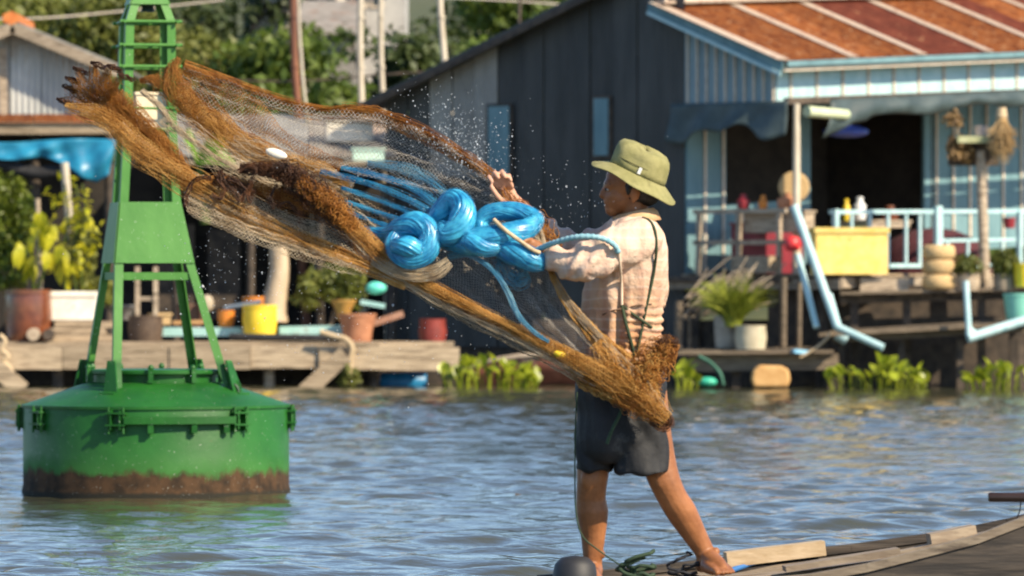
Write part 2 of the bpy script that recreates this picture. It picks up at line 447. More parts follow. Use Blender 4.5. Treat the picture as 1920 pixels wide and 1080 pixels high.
# ------------------------------------------------------------------ the blue and grey house on the right
HA = math.radians(48)
HR = Vector((math.cos(HA), math.sin(HA), 0))           # along the ridge, away to the right
HG = Vector((math.sin(HA), -math.cos(HA), 0))          # across the gable, towards the river
HC = Vector((4.2, 87.0, 0)); HW = 8.4
def H(u, v, z): return HC+HG*(u-HW)+HR*v+Vector((0,0,z))

def corrugated(p00, p10, p01, p11, waves, amp, nrm, rows=1):
    """sheet from p00..p10 (across the waves) to p01..p11, ribs along the second direction"""
    out_ = []
    for j in range(rows+1):
        t = j/rows; a = Vector(p00).lerp(Vector(p01), t); b = Vector(p10).lerp(Vector(p11), t)
        out_.append([a.lerp(b, i/(waves*4))+Vector(nrm)*amp*math.sin(i*math.pi/2) for i in range(waves*4+1)])
    return out_

def right_house():
    t = thing('river_house', 'house on stilts with slate grey tin gable wall, pale blue front and rusty roof', 'house', H(HW-4, 2, 0))
    # grey gable wall of upright tin sheets
    wall = MB(); wall.box(H((HW-2.1)/2, .12, 2.7), (HW-2.1, .06, 3.2), (0,0,HA-math.pi/2)); wl = wall.build('wall', interior, t)
    def roof_z(u): return 4.55+(u/(HW-2.35))*2.05
    nsheet = 13; U1 = HW-2.02
    for k in range(nsheet):
        a, b = U1*k/nsheet, U1*(k+1)/nsheet-.004
        pale = 2 <= k <= 4
        zb = .55 if not pale else 3.05
        s = MB()
        off = .0 if k % 2 else -.02
        s.grid(corrugated(H(a,off,zb), H(b,off,zb), H(a,off,roof_z(a)-.02), H(b,off,roof_z(b)-.02), 5, .013, -HR))
        s.build('tin_sheet', tin_pale if pale else tin_grey, wl, smooth=70)
        if pale:
            s = MB(); s.grid(corrugated(H(a,-.03,.55), H(b,-.03,.55), H(a,-.03,3.3), H(b,-.03,3.3), 5, .013, -HR)); s.build('tin_sheet', tin_grey, wl, smooth=70)
    # two narrow blue window slits with frames
    for (x0, x1, y0, y1) in ((922, 960, 200, 338), (1120, 1146, 185, 292)):
        for nm, grow, d, m in (('window_frame', 5, -.05, wood_dark), ('shutter', 0, -.075, blue_wall)):
            us = []
            for px in (x0-grow, x1+grow):
                tt = (44801-(px-960)*87)/(7926+.669*(px-960)); us.append(HW-tt)
            D = 87+.669*(HW-us[0]); za = P(0, y1+grow, D).z; zb = P(0, y0-grow, D).z
            b = MB(); c = (H(us[0], d, za)+H(us[1], d, zb))/2
            b.box(c, (us[1]-us[0], .03, zb-za), (0,0,HA-math.pi/2)); w_ = b.build(nm, m, t)
    # main roof over the grey part
    rf = MB()
    rf.prism([H(-.35,-.32,roof_z(-.35)-.01), H(HW-2.35,-.32,roof_z(HW-2.35)+.0), H(HW-2.35,-.32,roof_z(HW-2.35)+.07), H(-.35,-.32,roof_z(-.35)+.06)], HR*10)
    rf.build('roof', tin_grey, t)
    rb = MB(); rb.beam(H(-.36,-.34,roof_z(-.36)-.05), H(HW-2.3,-.34,roof_z(HW-2.3)-.06), .04, .10); rb.build('barge_board', wood_dark, t)
    # front slope of the main roof, out of the top of the frame, then the veranda roof of rusty sheets
    tilt = .055
    def V(u, v, z): return H(u, v, z+tilt*v)
    ut, zt, ue, ze = HW-2.42, 5.93, HW+.16, 4.98
    bk = MB(); bk.prism([V(ut+.02,-.1,zt), V(ut+.02,10,zt), V(ut+.02,10,zt+.75), V(ut+.02,-.1,zt+.72)], HG*.05); bk.build('upper_wall', cream_trim, t)
    fl = MB(); fl.beam(V(ut+.12,-.3,zt+.02), V(ut+.12,10,zt+.02), .22, .05); fl.build('ridge_flashing', seam, t)
    v = -.28; k = 0; vr = MB(); rfb = MB()
    rfb.prism([V(ut,-.2,zt-.07), V(ue-.05,-.2,ze-.06), V(ue-.05,-.2,ze-.03), V(ut,-.2,zt-.04)], (HR+Vector((0,0,tilt)))*10.1)
    vroof = rfb.build('veranda_roof', wood_dark, t)
    pn = (HG*.35+Vector((0,0,1))).normalized()
    while v < 9.8:
        wd = .86
        s = MB(); s.grid(corrugated(V(ut,v,zt), V(ut,v+wd,zt), V(ue,v,ze), V(ue,v+wd,ze), 11, .011, pn, rows=3))
        s.build('roof_sheet', rust_deep if k in (4, 5, 8, 10) else rust, vroof, smooth=70)
        if k % 2 == 0:
            sm = MB(); sm.beam(V(ut,v+.0,zt+.02), V(ue,v+.0,ze+.02), .24 if k else .3, .012, up=pn); sm.build('roof_seam', seam, vroof)
        v += wd+.004; k += 1
    # barge board of the veranda gable side and blue boards with battens in its shade
    bb = MB(); bb.beam(V(ut-.1,-.30,zt-.02), V(ue,-.30,ze-.10), .03, .16); bb.build('barge_board', blue_wall, t)
    bb = MB(); bb.beam(V(ut-.1,-.335,zt-.13), V(ue,-.335,ze-.21), .03, .05); bb.build('barge_trim', blue_pale, t)
    def vz(u): return zt+(ze-zt)*(u-ut)/(ue-ut)
    zbot = 4.30
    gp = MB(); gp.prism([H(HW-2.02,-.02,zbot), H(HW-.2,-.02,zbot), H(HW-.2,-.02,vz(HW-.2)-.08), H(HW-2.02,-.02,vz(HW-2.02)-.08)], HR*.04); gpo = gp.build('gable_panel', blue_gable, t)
    for i in range(10):
        u = HW-1.95+i*.19
        b = MB(); b.beam(H(u,-.035,zbot), H(u,-.035,vz(u)-.09), .028, .035, up=HR); b.build('batten', cream_trim, gpo)
    # fascia along the front: pale boards with cream battens under the eave
    fs = MB(); fs.prism([V(HW-.26,0,4.32), V(HW-.26,9,4.32), V(HW-.26,9,5.0), V(HW-.26,0,5.0)], HG*.04); fso = fs.build('fascia', blue_pale, t)
    for z, h, m, d in ((4.93, .08, blue_wall, .17), (4.84, .05, cream_trim, .10)):
        b = MB(); b.beam(V(HW+d,-.2,z), V(HW+d,9.3,z), .03, h); b.build('eave_trim', m, t)
    for i in range(14):
        v = .35+i*.64
        b = MB(); b.beam(V(HW-.205,v,4.325), V(HW-.205,v,4.84), .045, .03, up=HG); b.build('batten', cream_trim, fso)
    # recessed front wall of the living room, 2 m behind the eave: boards, window, door opening
    uw = HW-2.0
    z0 = 1.72; z1 = 5.0
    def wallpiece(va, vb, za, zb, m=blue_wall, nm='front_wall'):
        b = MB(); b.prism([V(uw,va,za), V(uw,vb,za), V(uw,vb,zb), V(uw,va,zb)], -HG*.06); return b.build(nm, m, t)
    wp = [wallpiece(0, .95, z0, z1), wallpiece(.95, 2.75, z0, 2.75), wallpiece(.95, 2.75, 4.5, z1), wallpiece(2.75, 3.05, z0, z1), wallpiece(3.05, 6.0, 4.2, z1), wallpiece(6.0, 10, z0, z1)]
    for v in (.42, .86, 1.35, 1.8, 2.3, 6.3, 6.75, 7.2, 7.65, 8.1, 8.6, 9.1):
        p = wp[0] if v < .95 else wp[1] if v < 2.7 else wp[5]
        top = 2.7 if .95 < v < 2.7 else 4.6
        b = MB(); b.beam(V(uw+.02,v,z0), V(uw+.02,v,top), .05, .025, up=HG); b.build('batten', cream_trim, p)
    # dark room behind
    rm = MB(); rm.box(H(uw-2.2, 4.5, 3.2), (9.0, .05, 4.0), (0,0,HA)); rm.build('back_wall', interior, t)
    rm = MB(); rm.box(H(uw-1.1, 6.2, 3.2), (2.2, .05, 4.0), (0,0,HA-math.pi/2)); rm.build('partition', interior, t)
    # floor, deck
    fl = MB(); fl.box(H(HW-1.9,4.7,1.64), (10.0, 4.4, .08), (0,0,HA)); flo = fl.build('floor', wood_dark, t)
    n = 12
    for i in range(n):
        b = MB(); u = HW-2+i*(3.2/n)+.1
        b.beam(H(u,-.1,1.70), H(u,9.6,1.70), .245, .035); b.build('deck_plank', wood_h, flo)
    ed = MB(); ed.beam(H(HW+1.22,-.2,1.58), H(HW+1.22,9.6,1.58), .06, .16); ed.build('edge_beam', wood, t)
    ed = MB(); ed.beam(H(HW-2.2,-.2,1.56), H(HW+1.22,-.2,1.56), .06, .16); ed.build('edge_beam', wood, t)
    for (u, v) in ((.2,.2),(3,.2),(6.2,.2),(HW+.6,.1),(HW+.6,2.4),(HW+.6,4.7),(HW+.6,7),(HW-2,.2),(HW-2,4.5),(HW-2,8)):
        b = MB(); b.tube([H(u,v,-1.5), H(u,v,1.6)], .085, 8); b.build('stilt', wood_dark, t, smooth=50)
    # low dark skirt boards under the grey wall
    sk = MB(); sk.prism([H(0,.05,-.4), H(HW-2,.05,-.4), H(HW-2,.05,.7), H(0,.05,.7)], HR*.04); sk.build('skirt_board', wood_dark, t)
    # corner post, beam, bamboo roll under the eave
    cp = MB(); cp.tube([H(HW+.1,.12,1.72), H(HW+.06,.16,4.32)], [.065,.055], 10); cp.build('corner_post', pole_pale, t, smooth=50)
    cb = MB(); cb.beam(V(HW-.02,0,4.36), V(HW-.02,9,4.30), .08, .1); cb.build('veranda_beam', wood_dark, t)
    # railing
    def RZ(v, z): return z+.012*v
    rl = MB(); rl.beam(H(HW+.62,.3,2.66), H(HW+.62,5.9,RZ(5.9,2.66)), .07, .06); rl.beam(H(HW+.62,2.9,2.24), H(HW+.62,5.0,2.27), .05, .05); rl.beam(H(HW+.62,.3,1.84), H(HW+.62,5.6,1.86), .05, .06)
    ro = rl.build('railing', blue_pale, t)
    for v, w_, top in ((.35,.09,2.7),(2.9,.15,2.78),(5.0,.07,2.72),(5.55,.06,2.30)):
        b = MB(); b.beam(H(HW+.68,v,1.70), H(HW+.68,v,top), w_, .07, up=HG); b.build('rail_post', blue_pale, ro)
    for v in (.8,1.25,1.7,2.15,2.5,3.2,3.72,4.2,4.62):
        b = MB(); b.beam(H(HW+.625,v,1.86), H(HW+.625,v,2.25 if v > 2.8 else 2.64), .055, .04, up=HG); b.build('baluster', blue_pale, ro)
    return t
right_house()

def cloth_sheet(fn, nu, nv, m, name, label, cat, thick=.006, parent=None, group=None):
    b = MB(); b.grid([[fn(i/nu, j/nv) for i in range(nu+1)] for j in range(nv+1)])
    o = b.build(name, m, parent, smooth=80, solid=thick)
    if label: tag(o, label, cat, group)
    return o

rsx = random.Random(4)
ph = [rsx.uniform(0, 6.28) for _ in range(8)]
def awn_side(u, v):                                     # dark tarp hung on the gable side of the veranda
    uu = HW-2.25+u*2.35; hem = .48+.10*math.sin(u*7+1)+.06*math.sin(u*17)
    return H(uu, -.10-.05*math.sin(u*22+v*2)*v-.1*v*v, 4.36-hem*v)
cloth_sheet(awn_side, 40, 8, tarp_green, 'tarpaulin', 'dark teal tarpaulin hanging on the shaded side of the veranda', 'tarpaulin')
def awn_front(u, v):
    vv = .85+u*8.2; hem = .20+.10*abs(math.sin(u*5.2+.6))+(.36*max(0, .12-u)/.12 if u < .12 else 0)
    return H(HW+.16+.09*math.sin(v*2.6)+.02*math.sin(u*60+3*v), vv-.25*v*(u < .1), 4.36+.055*vv-hem*v-.03*math.sin(u*26)*v)
cloth_sheet(awn_front, 90, 8, tarp_green, 'tarpaulin', 'long rolled dark teal tarpaulin drooping under the front eave', 'tarpaulin')
b = MB(); b.tube([H(HW+.25,.18,4.2), H(HW+.25,1.15,4.17)], [.085,.08], 12); tag(b.build('bamboo_roll', mat('pale_green_bamboo', (.42,.48,.3), (.52,.56,.38), rough=.6), smooth=50), 'pale green bamboo length lashed at the corner post under the eave', 'bamboo')

# ------------------------------------------------------------------ small builders for pots, plants, boxes
def S(D): return D/F
def pot(name, label, x0, x1, yt, yb, D, m, cat='pot', taper=.78, rim=True, dy=0, fill=True, group=None, belly=0):
    c = P((x0+x1)/2, yb, D+dy); r = (x1-x0)/2*S(D); h = (yb-yt)*S(D)
    t = thing(name, label, cat, c, group)
    prof = [(0.001, 0), (r*taper, 0), (r*(taper+.11+belly), h*.5), (r*.96, h*.90)]
    if rim: prof += [(r*.96, h*.9), (r, h*.91), (r, h)]
    else: prof += [(r, h)]
    prof += [(r*.88, h), (r*.84, h*.78), (.001, h*.76)]
    b = MB(); b.lathe(c, prof, 20); b.build('body', m, t, smooth=40)
    if fill:
        b = MB(); b.lathe(c+Vector((0,0,h*.77)), [(.001,.03*h),(r*.5,.05*h),(r*.83,0)], 14); b.build('soil', soil, t)
    return t

def leaf_mesh(nm, m, L, W_, curl=.25, fold=.15):
    b = MB(); rows = []
    for i, (u, w) in enumerate(((0,.05),(.2,.7),(.45,1),(.72,.72),(1,.03))):
        z = -curl*u*u*L
        rows.append([(-w*W_/2, u*L, z+fold*w*W_), (0, u*L, z), (w*W_/2, u*L, z+fold*w*W_)])
    b.grid(rows)
    me = b.mesh(nm, m, 80, recalc=False); return me

def leaves(root, me, n, centre, spread, rs, smin=.7, smax=1.2, up=.3, name='leaf'):
    for i in range(n):
        p = Vector(centre)+Vector((rs.gauss(0,1)*spread[0], rs.gauss(0,1)*spread[1], rs.uniform(-1,1)*spread[2]))
        s = rs.uniform(smin, smax)
        put(name, me, p, root, (rs.uniform(-.9,.5)+up, rs.uniform(-.5,.5), rs.uniform(0, 6.28)), (s,s,s))

def blades(c, n, h, spread, m, name, parent, seed, r=.012, lean=None):
    rs = np.random.RandomState(seed); mm = 7
    t = np.linspace(0, 1, mm)[None,:,None]; an = rs.uniform(0, 6.28, n); out_ = rs.uniform(.15, 1, n)*spread
    H_ = h*rs.uniform(.55, 1.1, n)
    base = np.array(c)[None,None,:]+np.stack([np.cos(an)*.06, np.sin(an)*.06, 0*an], -1)[:,None,:]*spread*3
    d = np.stack([np.cos(an)*out_, np.sin(an)*out_, 0*an], -1)[:,None,:]
    up = np.zeros((n,1,3)); up[:,0,2] = H_
    A = base+d*t**1.8+up*(t-.33*t**3*out_[:,None,None]/spread*1.2)
    V, Q = strands(A, r*(1-.85*np.linspace(0,1,mm)**1.5)[None,:], 3)
    return np_put(name, V, Q, m, parent)

LEAF_Y = leaf_mesh('leaf', leaf_lime, .22, .13, .5)
LEAF_G = leaf_mesh('leaf', leaf_green, .16, .09, .4)
LEAF_HYA = leaf_mesh('leaf', leaf_hya, .17, .15, .15, .22)

def crate(name, label, cat, c, size, rot, m, planks=False, lid=None, group=None):
    t = thing(name, label, cat, Vector(c)-Vector((0,0,size[2]/2)), group)
    M3 = Matrix.Rotation(rot, 3, 'Z')
    L, W_, h = size; th = .03
    for sx, sy, bx in ((0,-1,(L,th,h)), (0,1,(L,th,h)), (-1,0,(th,W_-2*th,h)), (1,0,(th,W_-2*th,h))):
        b = MB(); b.box(Vector(c)+M3 @ Vector((sx*(L/2-th/2), sy*(W_/2-th/2), 0)), bx, M3); b.build('side_panel', m, t)
    b = MB(); b.box(Vector(c)+Vector((0,0,-h/2+th)), (L-2*th-.004, W_-2*th-.004, th), M3); b.build('bottom_panel', m, t)
    if lid:
        b = MB(); b.box(Vector(c)+Vector((0,0,h/2+.045)), (L+.05, W_+.05, .085), M3); b.build('lid', lid, t)
    return t

def hyacinth(label, x0, x1, ytop, ybase, D, n, seed, group='water hyacinth along the bank'):
    c = P((x0+x1)/2, ybase, D); c.z = 0
    t = thing('water_hyacinth', label, 'water plant', c, group); rs = random.Random(seed)
    hw = (x1-x0)/2*S(D); hh = (ybase-ytop)*S(D)
    st = []
    for i in range(n):
        x = rs.uniform(-1, 1); env = (1-.55*abs(x))*rs.uniform(.35, 1)
        p = c+Vector((x*hw, rs.uniform(-.35,.35), hh*env))
        q = c+Vector((x*hw*.92+rs.uniform(-.05,.05), (p.y-c.y)*.8, -.05))
        st.append(catmull([q, (p+q)/2+Vector((rs.uniform(-.04,.04),0,.02)), p], 5))
        s = rs.uniform(.8, 1.35)
        put('leaf', LEAF_HYA, p, t, (rs.uniform(.5,1.5), rs.uniform(-.4,.4), rs.uniform(0,6.28)), (s,s,s))
    V, Q = strands(np.array(st), .014, 4); tag(np_put('stalks', V, Q, leaf_hya, t), kind='stuff')
    return t

# ------------------------------------------------------------------ things on and below the right veranda
cl = crate('foam_box', 'large yellow foam box standing outside the blue veranda railing', 'box', P(1592,476,86.25), (1.10,.5,.62), .12, yellow_foam, lid=yellow_foam)
# straw rope coil: three stacked turns
t = thing('rope_coil', 'three stacked turns of thick straw rope standing before the railing', 'rope', P(1760, 545, 86.0))
rr = 31*S(86)
for k in range(3):
    b = MB(); b.lathe(P(1760, 545, 86)+Vector((0,0,.02+k*.225)), [(rr*.4,.0),(rr*.85,0),(rr*1.0,.05),(rr*1.02,.12),(rr*.97,.19),(rr*.82,.222),(rr*.4,.222)], 26, closed=True); b.build('turn', straw, t, smooth=60)
# ledge and walkway in front of the veranda
t = thing('wooden_ledge', 'narrow grey plank ledge just below the veranda deck', 'ledge', P(1740, 600, 86.2))
for k in range(3):
    b = MB(); b.beam(P(1575,550,86.0+k*.27), P(1925,541,86.0+k*.27), .25, .045); b.build('plank', wood_brown, t)
for px in (1602, 1700, 1840, 1900):
    b = MB(); b.beam(P(px,553,86.3), P(px,790,86.3), .12, .1, up=(0,1,0)); b.build('post', wood_dark, t)
b = MB(); b.beam(P(1575,562,86.25), P(1925,553,86.25), .06, .12); b.build('bearer', wood_dark, t)
t = thing('plank_walkway', 'low sunlit plank walkway above the dark water below the yellow box', 'walkway', P(1740, 660, 85.6))
for k in range(4):
    b = MB(); a, c = P(1535+k*9,628-k*2,85.2+k*.3), P(1930,606-k*2,85.2+k*.3); b.beam(a, c, .28, .05); b.build('plank', wood_brown, t)
b = MB(); b.beam(P(1560,636,85.35), P(1925,616,85.35), .08, .10); b.build('bearer', wood_brown, t)
for px in (1575, 1690, 1800, 1915):
    b = MB(); b.beam(P(px,638,85.5), P(px,790,85.5), .1, .1, up=(0,1,0)); b.build('post', wood_dark, t)
b = MB(); b.prism([P(1440,530,87.0), P(1990,540,87.0), P(1990,745,87.0), P(1440,745,87.0)], (0,.05,0)); tag(b.build('dark_back_board', wood_dark), 'added dark board standing in for the shade beneath the plank walkway', 'boarding')  # dark board added so the gap under the walkway reads as shade
b = MB(); b.prism([P(1000,600,88.6), P(1500,600,88.6), P(1500,745,88.6), P(1000,745,88.6)], (0,.05,0)); tag(b.build('dark_back_board', wood_dark), 'dark boarding beneath the slate grey wall', 'boarding')  # plain dark board filling the gap below the slate wall
# foam and wood blocks beneath the box
for i, (x0, x1, y0, y1, m, lab) in enumerate(((1612,1702,522,548,wood,'grey timber block lying under the yellow foam box'),)):
    b = MB(); b.box(P((x0+x1)/2,(y0+y1)/2,86.3), ((x1-x0)*S(86.3),.3,(y1-y0)*S(86.3))); tag(b.build('timber_block', m), lab, 'timber')

# painted pipe frame
def pipes(label, segs, D, m, joints=()):
    t = thing('pipe_frame', label, 'pipe', P(segs[0][0][0], max(s[1][1] for s in segs), D))
    for (a, c, r, d0, d1) in segs:
        b = MB(); b.tube([P(*a, D+d0), P(*c, D+d1)], r*S(D), 12); b.build('pipe', m, t, smooth=50)
    for (x, y, r) in joints:
        b = MB(); b.tube([P(x-9,y-4,D-.05), P(x+10,y+7,D-.05)], r*S(D), 12); b.build('joint', m, t, smooth=50)
    return t
pipes('pale blue pipe frame leaning from railing to the plank walkway', [((1489,386),(1570,612),8,0,-.5), ((1496,478),(1531,614),6,.1,-.3), ((1568,612),(1656,652),7,-.5,-.7), ((1556,552),(1576,622),5,-.2,-.5)], 85.2, blue_pale, ((1578,630,11),))
pipes('bent white and pale blue pipe resting on the walkway end', [((1811,528),(1817,632),6,0,-.2), ((1815,634),(1930,598),9,-.2,.1)], 84.9, blue_pale, ((1822,622,8),))
# spirit shelf on a post with a straw bundle and plants
D = 86.5
t = thing('post_shelf', 'weathered post carrying a small shelf of dried plants before the railing', 'shelf', P(1845, 560, D))
b = MB(); b.tube([P(1848,556,D), P(1838,282,D)], [.085,.07], 9); b.build('post', wood, t, smooth=50)
b = MB(); b.box(P(1842,262,D), (96*S(D),.4,.10)); b.build('shelf_board', mat('mossy_wood', (.3,.32,.16), (.5,.5,.3), scale=8, rough=.85), t)
b = MB(); b.box(P(1825,285,D+.16), (95*S(D),.04,.42)); b.build('back_board', wood_dark, t)
for px in (1796, 1888):
    b = MB(); b.beam(P(px,252,D), P(px,222,D), .03, .03, up=(0,1,0)); b.build('upright', wood, t)
pot('clay_bowl', 'small pale clay bowl standing on the post shelf', 1826, 1852, 236, 255, D, mat('pale_clay', (.55,.4,.33), (.65,.5,.42)), 'bowl')
t = thing('straw_bundle', 'hanging bundle of dry straw beside the post shelf', 'straw', P(1880, 300, D-.25))
blades(P(1878,206,D-.25), 520, -.85, .24, straw, 'stalks', t, 9, r=.013)
b = MB(); b.tube([P(1878,202,D-.25), P(1878,220,D-.25)], [.07,.09], 10); b.build('binding', rope_tan, t, smooth=60)
t = thing('dry_plant', 'withered brown plant hanging in front of the blue front wall', 'plant', P(1800, 305, D)); 
V, Q = leaf_cloud([(*P(1800,280,D),.2,.2,.2), (*P(1790,225,D),.14,.15,.12)], 380, .055, 31); np_put('foliage', V, Q, mat('withered_leaf', (.16,.09,.035), (.3,.19,.07), scale=9), t)
# plants along the ledge
for (x0, x1, yt, yb, d, n, lab) in ((1788,1842,480,520,85.95,420,'low green herb tray beside the rope coil'), (1858,1908,468,522,85.95,520,'bushy potted herb right of the weathered post')):
    t = pot('planter', lab, x0+4, x1-4, yb-8, 545, d, wood, 'plant', taper=.9)
    c = P((x0+x1)/2, (yt+yb)/2, d); V, Q = leaf_cloud([(c.x,c.y,c.z,(x1-x0)*.5*S(d),.25,(yb-yt)*.5*S(d))], n, .05, x0); np_put('foliage', V, Q, leaf_olive, t)
pot('yellow_tub', 'bright yellow tub at the end of the ledge', 1898, 1950, 494, 538, 85.8, yellow_paint, 'tub', fill=False)
t = pot('plastic_basin', 'sea green plastic basin standing on the plank walkway', 1880, 1945, 550, 600, 85.4, mat('mint_plastic', (.2,.55,.42), (.26,.62,.5), rough=.4), 'basin', fill=False)
t = pot('red_pot', 'red pot standing behind the railing end', 1880, 1905, 408, 428, 88.2, red_p, 'pot', fill=False)
# red chest, shelves and clutter seen inside the veranda
def bx(name, label, cat, c, size, m, rot=HA, lid=None):
    t = thing(name, label, cat, Vector(c)-Vector((0,0,size[2]/2)))
    M3 = Matrix.Rotation(rot, 3, 'Z')
    b = MB(); b.box(c, size, M3); b.build('carcass', m, t)
    b = MB(); b.box(Vector(c)+Vector((0,0,size[2]/2+.02)), (size[0]+.05, size[1]+.05, .035), M3); b.build('top_board', lid or m, t)
    return t
bx('chest', 'dark red chest on the shaded end of the veranda', 'chest', H(HW-1.0,.75,2.1), (.9,.7,.75), red_p)
bx('cabinet', 'old wooden cabinet at the gable end of the veranda', 'cabinet', H(HW-.25,.12,2.5), (.24,1.2,.30), wood, lid=wood)
t = thing('side_rail', 'wooden rail with uprights closing the gable end of the veranda', 'rail', H(HW-.6,-.05,1.72))
for u in (-1.65, -.85, -.05):
    b = MB(); b.beam(H(HW+u,-.12,1.7), H(HW+u,-.12,2.68), .07, .07, up=HG); b.build('upright', wood, t)
for z in (2.68, 2.2):
    b = MB(); b.beam(H(HW-1.75,-.13,z), H(HW+.1,-.13,z), .05, .07); b.build('bar', wood, t)
b = MB(); b.box(H(HW-.4,-.25,1.86), (.75,.3,.26), (0,0,HA-math.pi/2)); tag(b.build('wooden_box', wood_h), 'pale wooden box lying at the foot of the side rail', 'box')
b = MB(); b.lathe(H(HW+.2,-.1,2.05), [(.001,0),(.1,.02),(.13,.12),(.1,.22),(.001,.25)], 14); tag(b.build('red_buoy', mat('scarlet_plastic', (.6,.03,.04), (.68,.05,.05), rough=.4), smooth=60), 'small scarlet float tied beside the corner post', 'float')
bx('table', 'dark wooden table inside the open doorway', 'table', H(HW-1.2,3.6,2.5), (1.1,.7,.08), wood, lid=wood)
for (u, v, z, r, h, m, lab, nm, cat) in (
    (HW-1.2,3.3,2.56,.10,.34,mat('white_plastic',(.6,.62,.62),(.7,.7,.7),rough=.4),'white plastic canister on the table in the doorway','canister','canister'),
    (HW-1.15,2.9,2.56,.06,.3,yellow_paint,'slim yellow bottle on the table in the doorway','bottle','bottle'),
    (HW-.9,2.7,2.0,.32,.42,mat('bottle_green',(.015,.12,.05),(.03,.17,.08),rough=.4),'bottle green tub inside the railing','tub','tub'),
    (HW-1.3,4.2,2.56,.14,.22,glaze_brown,'brown glazed jar at the back of the table','jar','jar'),
    (HW-.2,.25,2.72,.15,.2,terracotta,'clay jar on top of the old cabinet','jar','jar'),
    (HW-.9,.05,2.72,.1,.18,red_p,'little red pot on top of the side rail','pot','pot'),
    (HW-.55,.1,2.72,.07,.16,orange_p,'small orange cup on the old cabinet','cup','cup')):
    t = thing(nm, lab, cat, H(u,v,z)); b = MB(); b.lathe(H(u,v,z), [(.001,0),(r*.85,0),(r,.25*h),(r,.75*h),(r*.55,.9*h),(r*.5,h)], 16); b.build('body', m, t, smooth=50)
    b = MB(); b.lathe(H(u,v,z+h), [(r*.56,0),(r*.56,.04),(.001,.05)], 14); b.build('lid', m, t)
b = MB(); b.lathe(H(HW-.1,.3,3.05), [(.001,-.02),(.22,-.02),(.24,0),(.22,.03),(.001,.03)], 20, m=Matrix.Rotation(math.pi/2,3,'X')); tag(b.build('winnowing_tray', straw, smooth=50), 'round woven tray leaning by the corner post', 'tray')
# hanging blue bag
b = MB(); b.ball(H(HW-.6,2.2,3.95), (.5,.25,.10), 14, 8, Matrix.Rotation(HA,3,'Z')); tag(b.build('blue_sheet', mat('royal_blue_plastic',(.02,.05,.3),(.04,.08,.4),rough=.4), smooth=80), 'royal blue plastic sheet rolled below the veranda beam', 'sheet')
# dark red humped cover behind railing
b = MB(); b.lathe(H(HW-.5,4.3,1.72), [(.95,0),(.9,.3),(.7,.55),(.35,.7),(.001,.74)], 20); tag(b.build('domed_cover', mat('maroon_cloth',(.05,.01,.015),(.09,.02,.025),rough=.9), smooth=80), 'dark maroon domed cover on the deck behind the railing', 'cover')

# low landing left of the pipes
t = thing('low_landing', 'low grey plank landing below the slate grey wall', 'landing', P(1400, 690, 85.9))
for k in range(4):
    b = MB(); b.beam(P(1268+k*5,662-k*2,85.2+k*.3), P(1562-k*8,659-k*2,85.2+k*.3), .28, .05); b.build('plank', wood_brown, t)
b = MB(); b.beam(P(1290,682,85.3), P(1572,678,85.3), .06, .24); b.build('bearer', wood_brown, t)
for px in (1300, 1380, 1470, 1560):
    b = MB(); b.beam(P(px,668,85.5), P(px,790,85.5), .12, .1, up=(0,1,0)); b.build('post', wood_dark, t)
for i, (px, y0, y1, wv, lab) in enumerate(((1272,565,655,16,'tall grey stump post on the low landing'), (1292,590,655,9,'thin grey stake beside the tall stump post'), (1468,520,655,14,'brown post rising from the low landing to the veranda'), (1498,530,655,10,'slim brown post beside the pale blue pipes'))):
    b = MB(); b.tube([P(px,y1,85.8), P(px+1,y0,85.8)], wv/2*S(86), 8); tag(b.build('post', wood_brown, smooth=50), lab, 'post')
g1 = pot('white_planter', 'rounded dirty white planter under the tall grass', 1338, 1386, 592, 652, 85.7, mat('chalky_clay',(.30,.27,.22),(.42,.39,.32),scale=8,rough=.8,c3=(.2,.17,.12)), 'planter', taper=.85)
g2 = pot('foam_planter', 'square cream planter holding long grass', 1378, 1437, 610, 655, 85.3, mat('dirty_cream',(.46,.40,.28),(.58,.52,.38),scale=8,rough=.8,c3=(.3,.24,.15)), 'planter', taper=.92, rim=False)
blades(P(1375,612,85.5), 210, .85, .62, grass_m, 'grass', g2, 4, r=.016)
blades(P(1360,600,85.7), 110, .7, .5, grass_m, 'grass', g1, 5, r=.015)
t = thing('brushwood', 'heap of dry sticks leaning against the blue wall corner', 'brushwood', P(1330, 560, 86.4))
rs = np.random.RandomState(8); A = []
for i in range(70):
    a = P(1290+rs.uniform(-10,90), 590+rs.uniform(-40,10), 86.3+rs.uniform(-.3,.3)); a = np.array(a); d = np.array([rs.uniform(.3,.9),rs.uniform(-.1,.1),rs.uniform(.2,.75)])*rs.uniform(.5,1)
    A.append(catmull([a, a+d*.5+rs.normal(size=3)*.03, a+d], 5))
V, Q = strands(np.array(A), .014, 4); np_put('sticks', V, Q, wood, t)
# floats and small things at the water's edge
b = MB(); fc = P(1445,702,84.6)+Vector((0,0,-.02)); b.prism([fc+Vector((x*S(84.6),-.2,z)) for x, z in ((-33,-.17),(31,-.17),(36,-.06),(33,.09),(20,.15),(-22,.16),(-34,.08),(-37,-.05))], (0,.4,0)); f = b.build('float', tan_float); bv = f.modifiers.new('bevel','BEVEL'); bv.width = .04; bv.segments = 3; tag(f, 'tan block shaped float lying at the waterline under the landing', 'float')
b = MB(); b.ball(P(1326,716,84.6), (19*S(84.6),.14,.075), 14, 8); tag(b.build('float', green_p, smooth=80), 'small sea green float on the water', 'float')
b = MB(); b.box(P(1500,663,85.0)+Vector((0,0,.03)), (.22,.2,.06), (0,.1,.2)); tag(b.build('plastic_bag', mat('sky_blue_plastic',(.15,.4,.6),(.3,.55,.7),rough=.4)), 'crumpled sky blue packet on the landing edge', 'packet')
hyacinth('large bright clump of water hyacinth beside the low landing', 1550, 1745, 668, 722, 84.2, 46, 1)
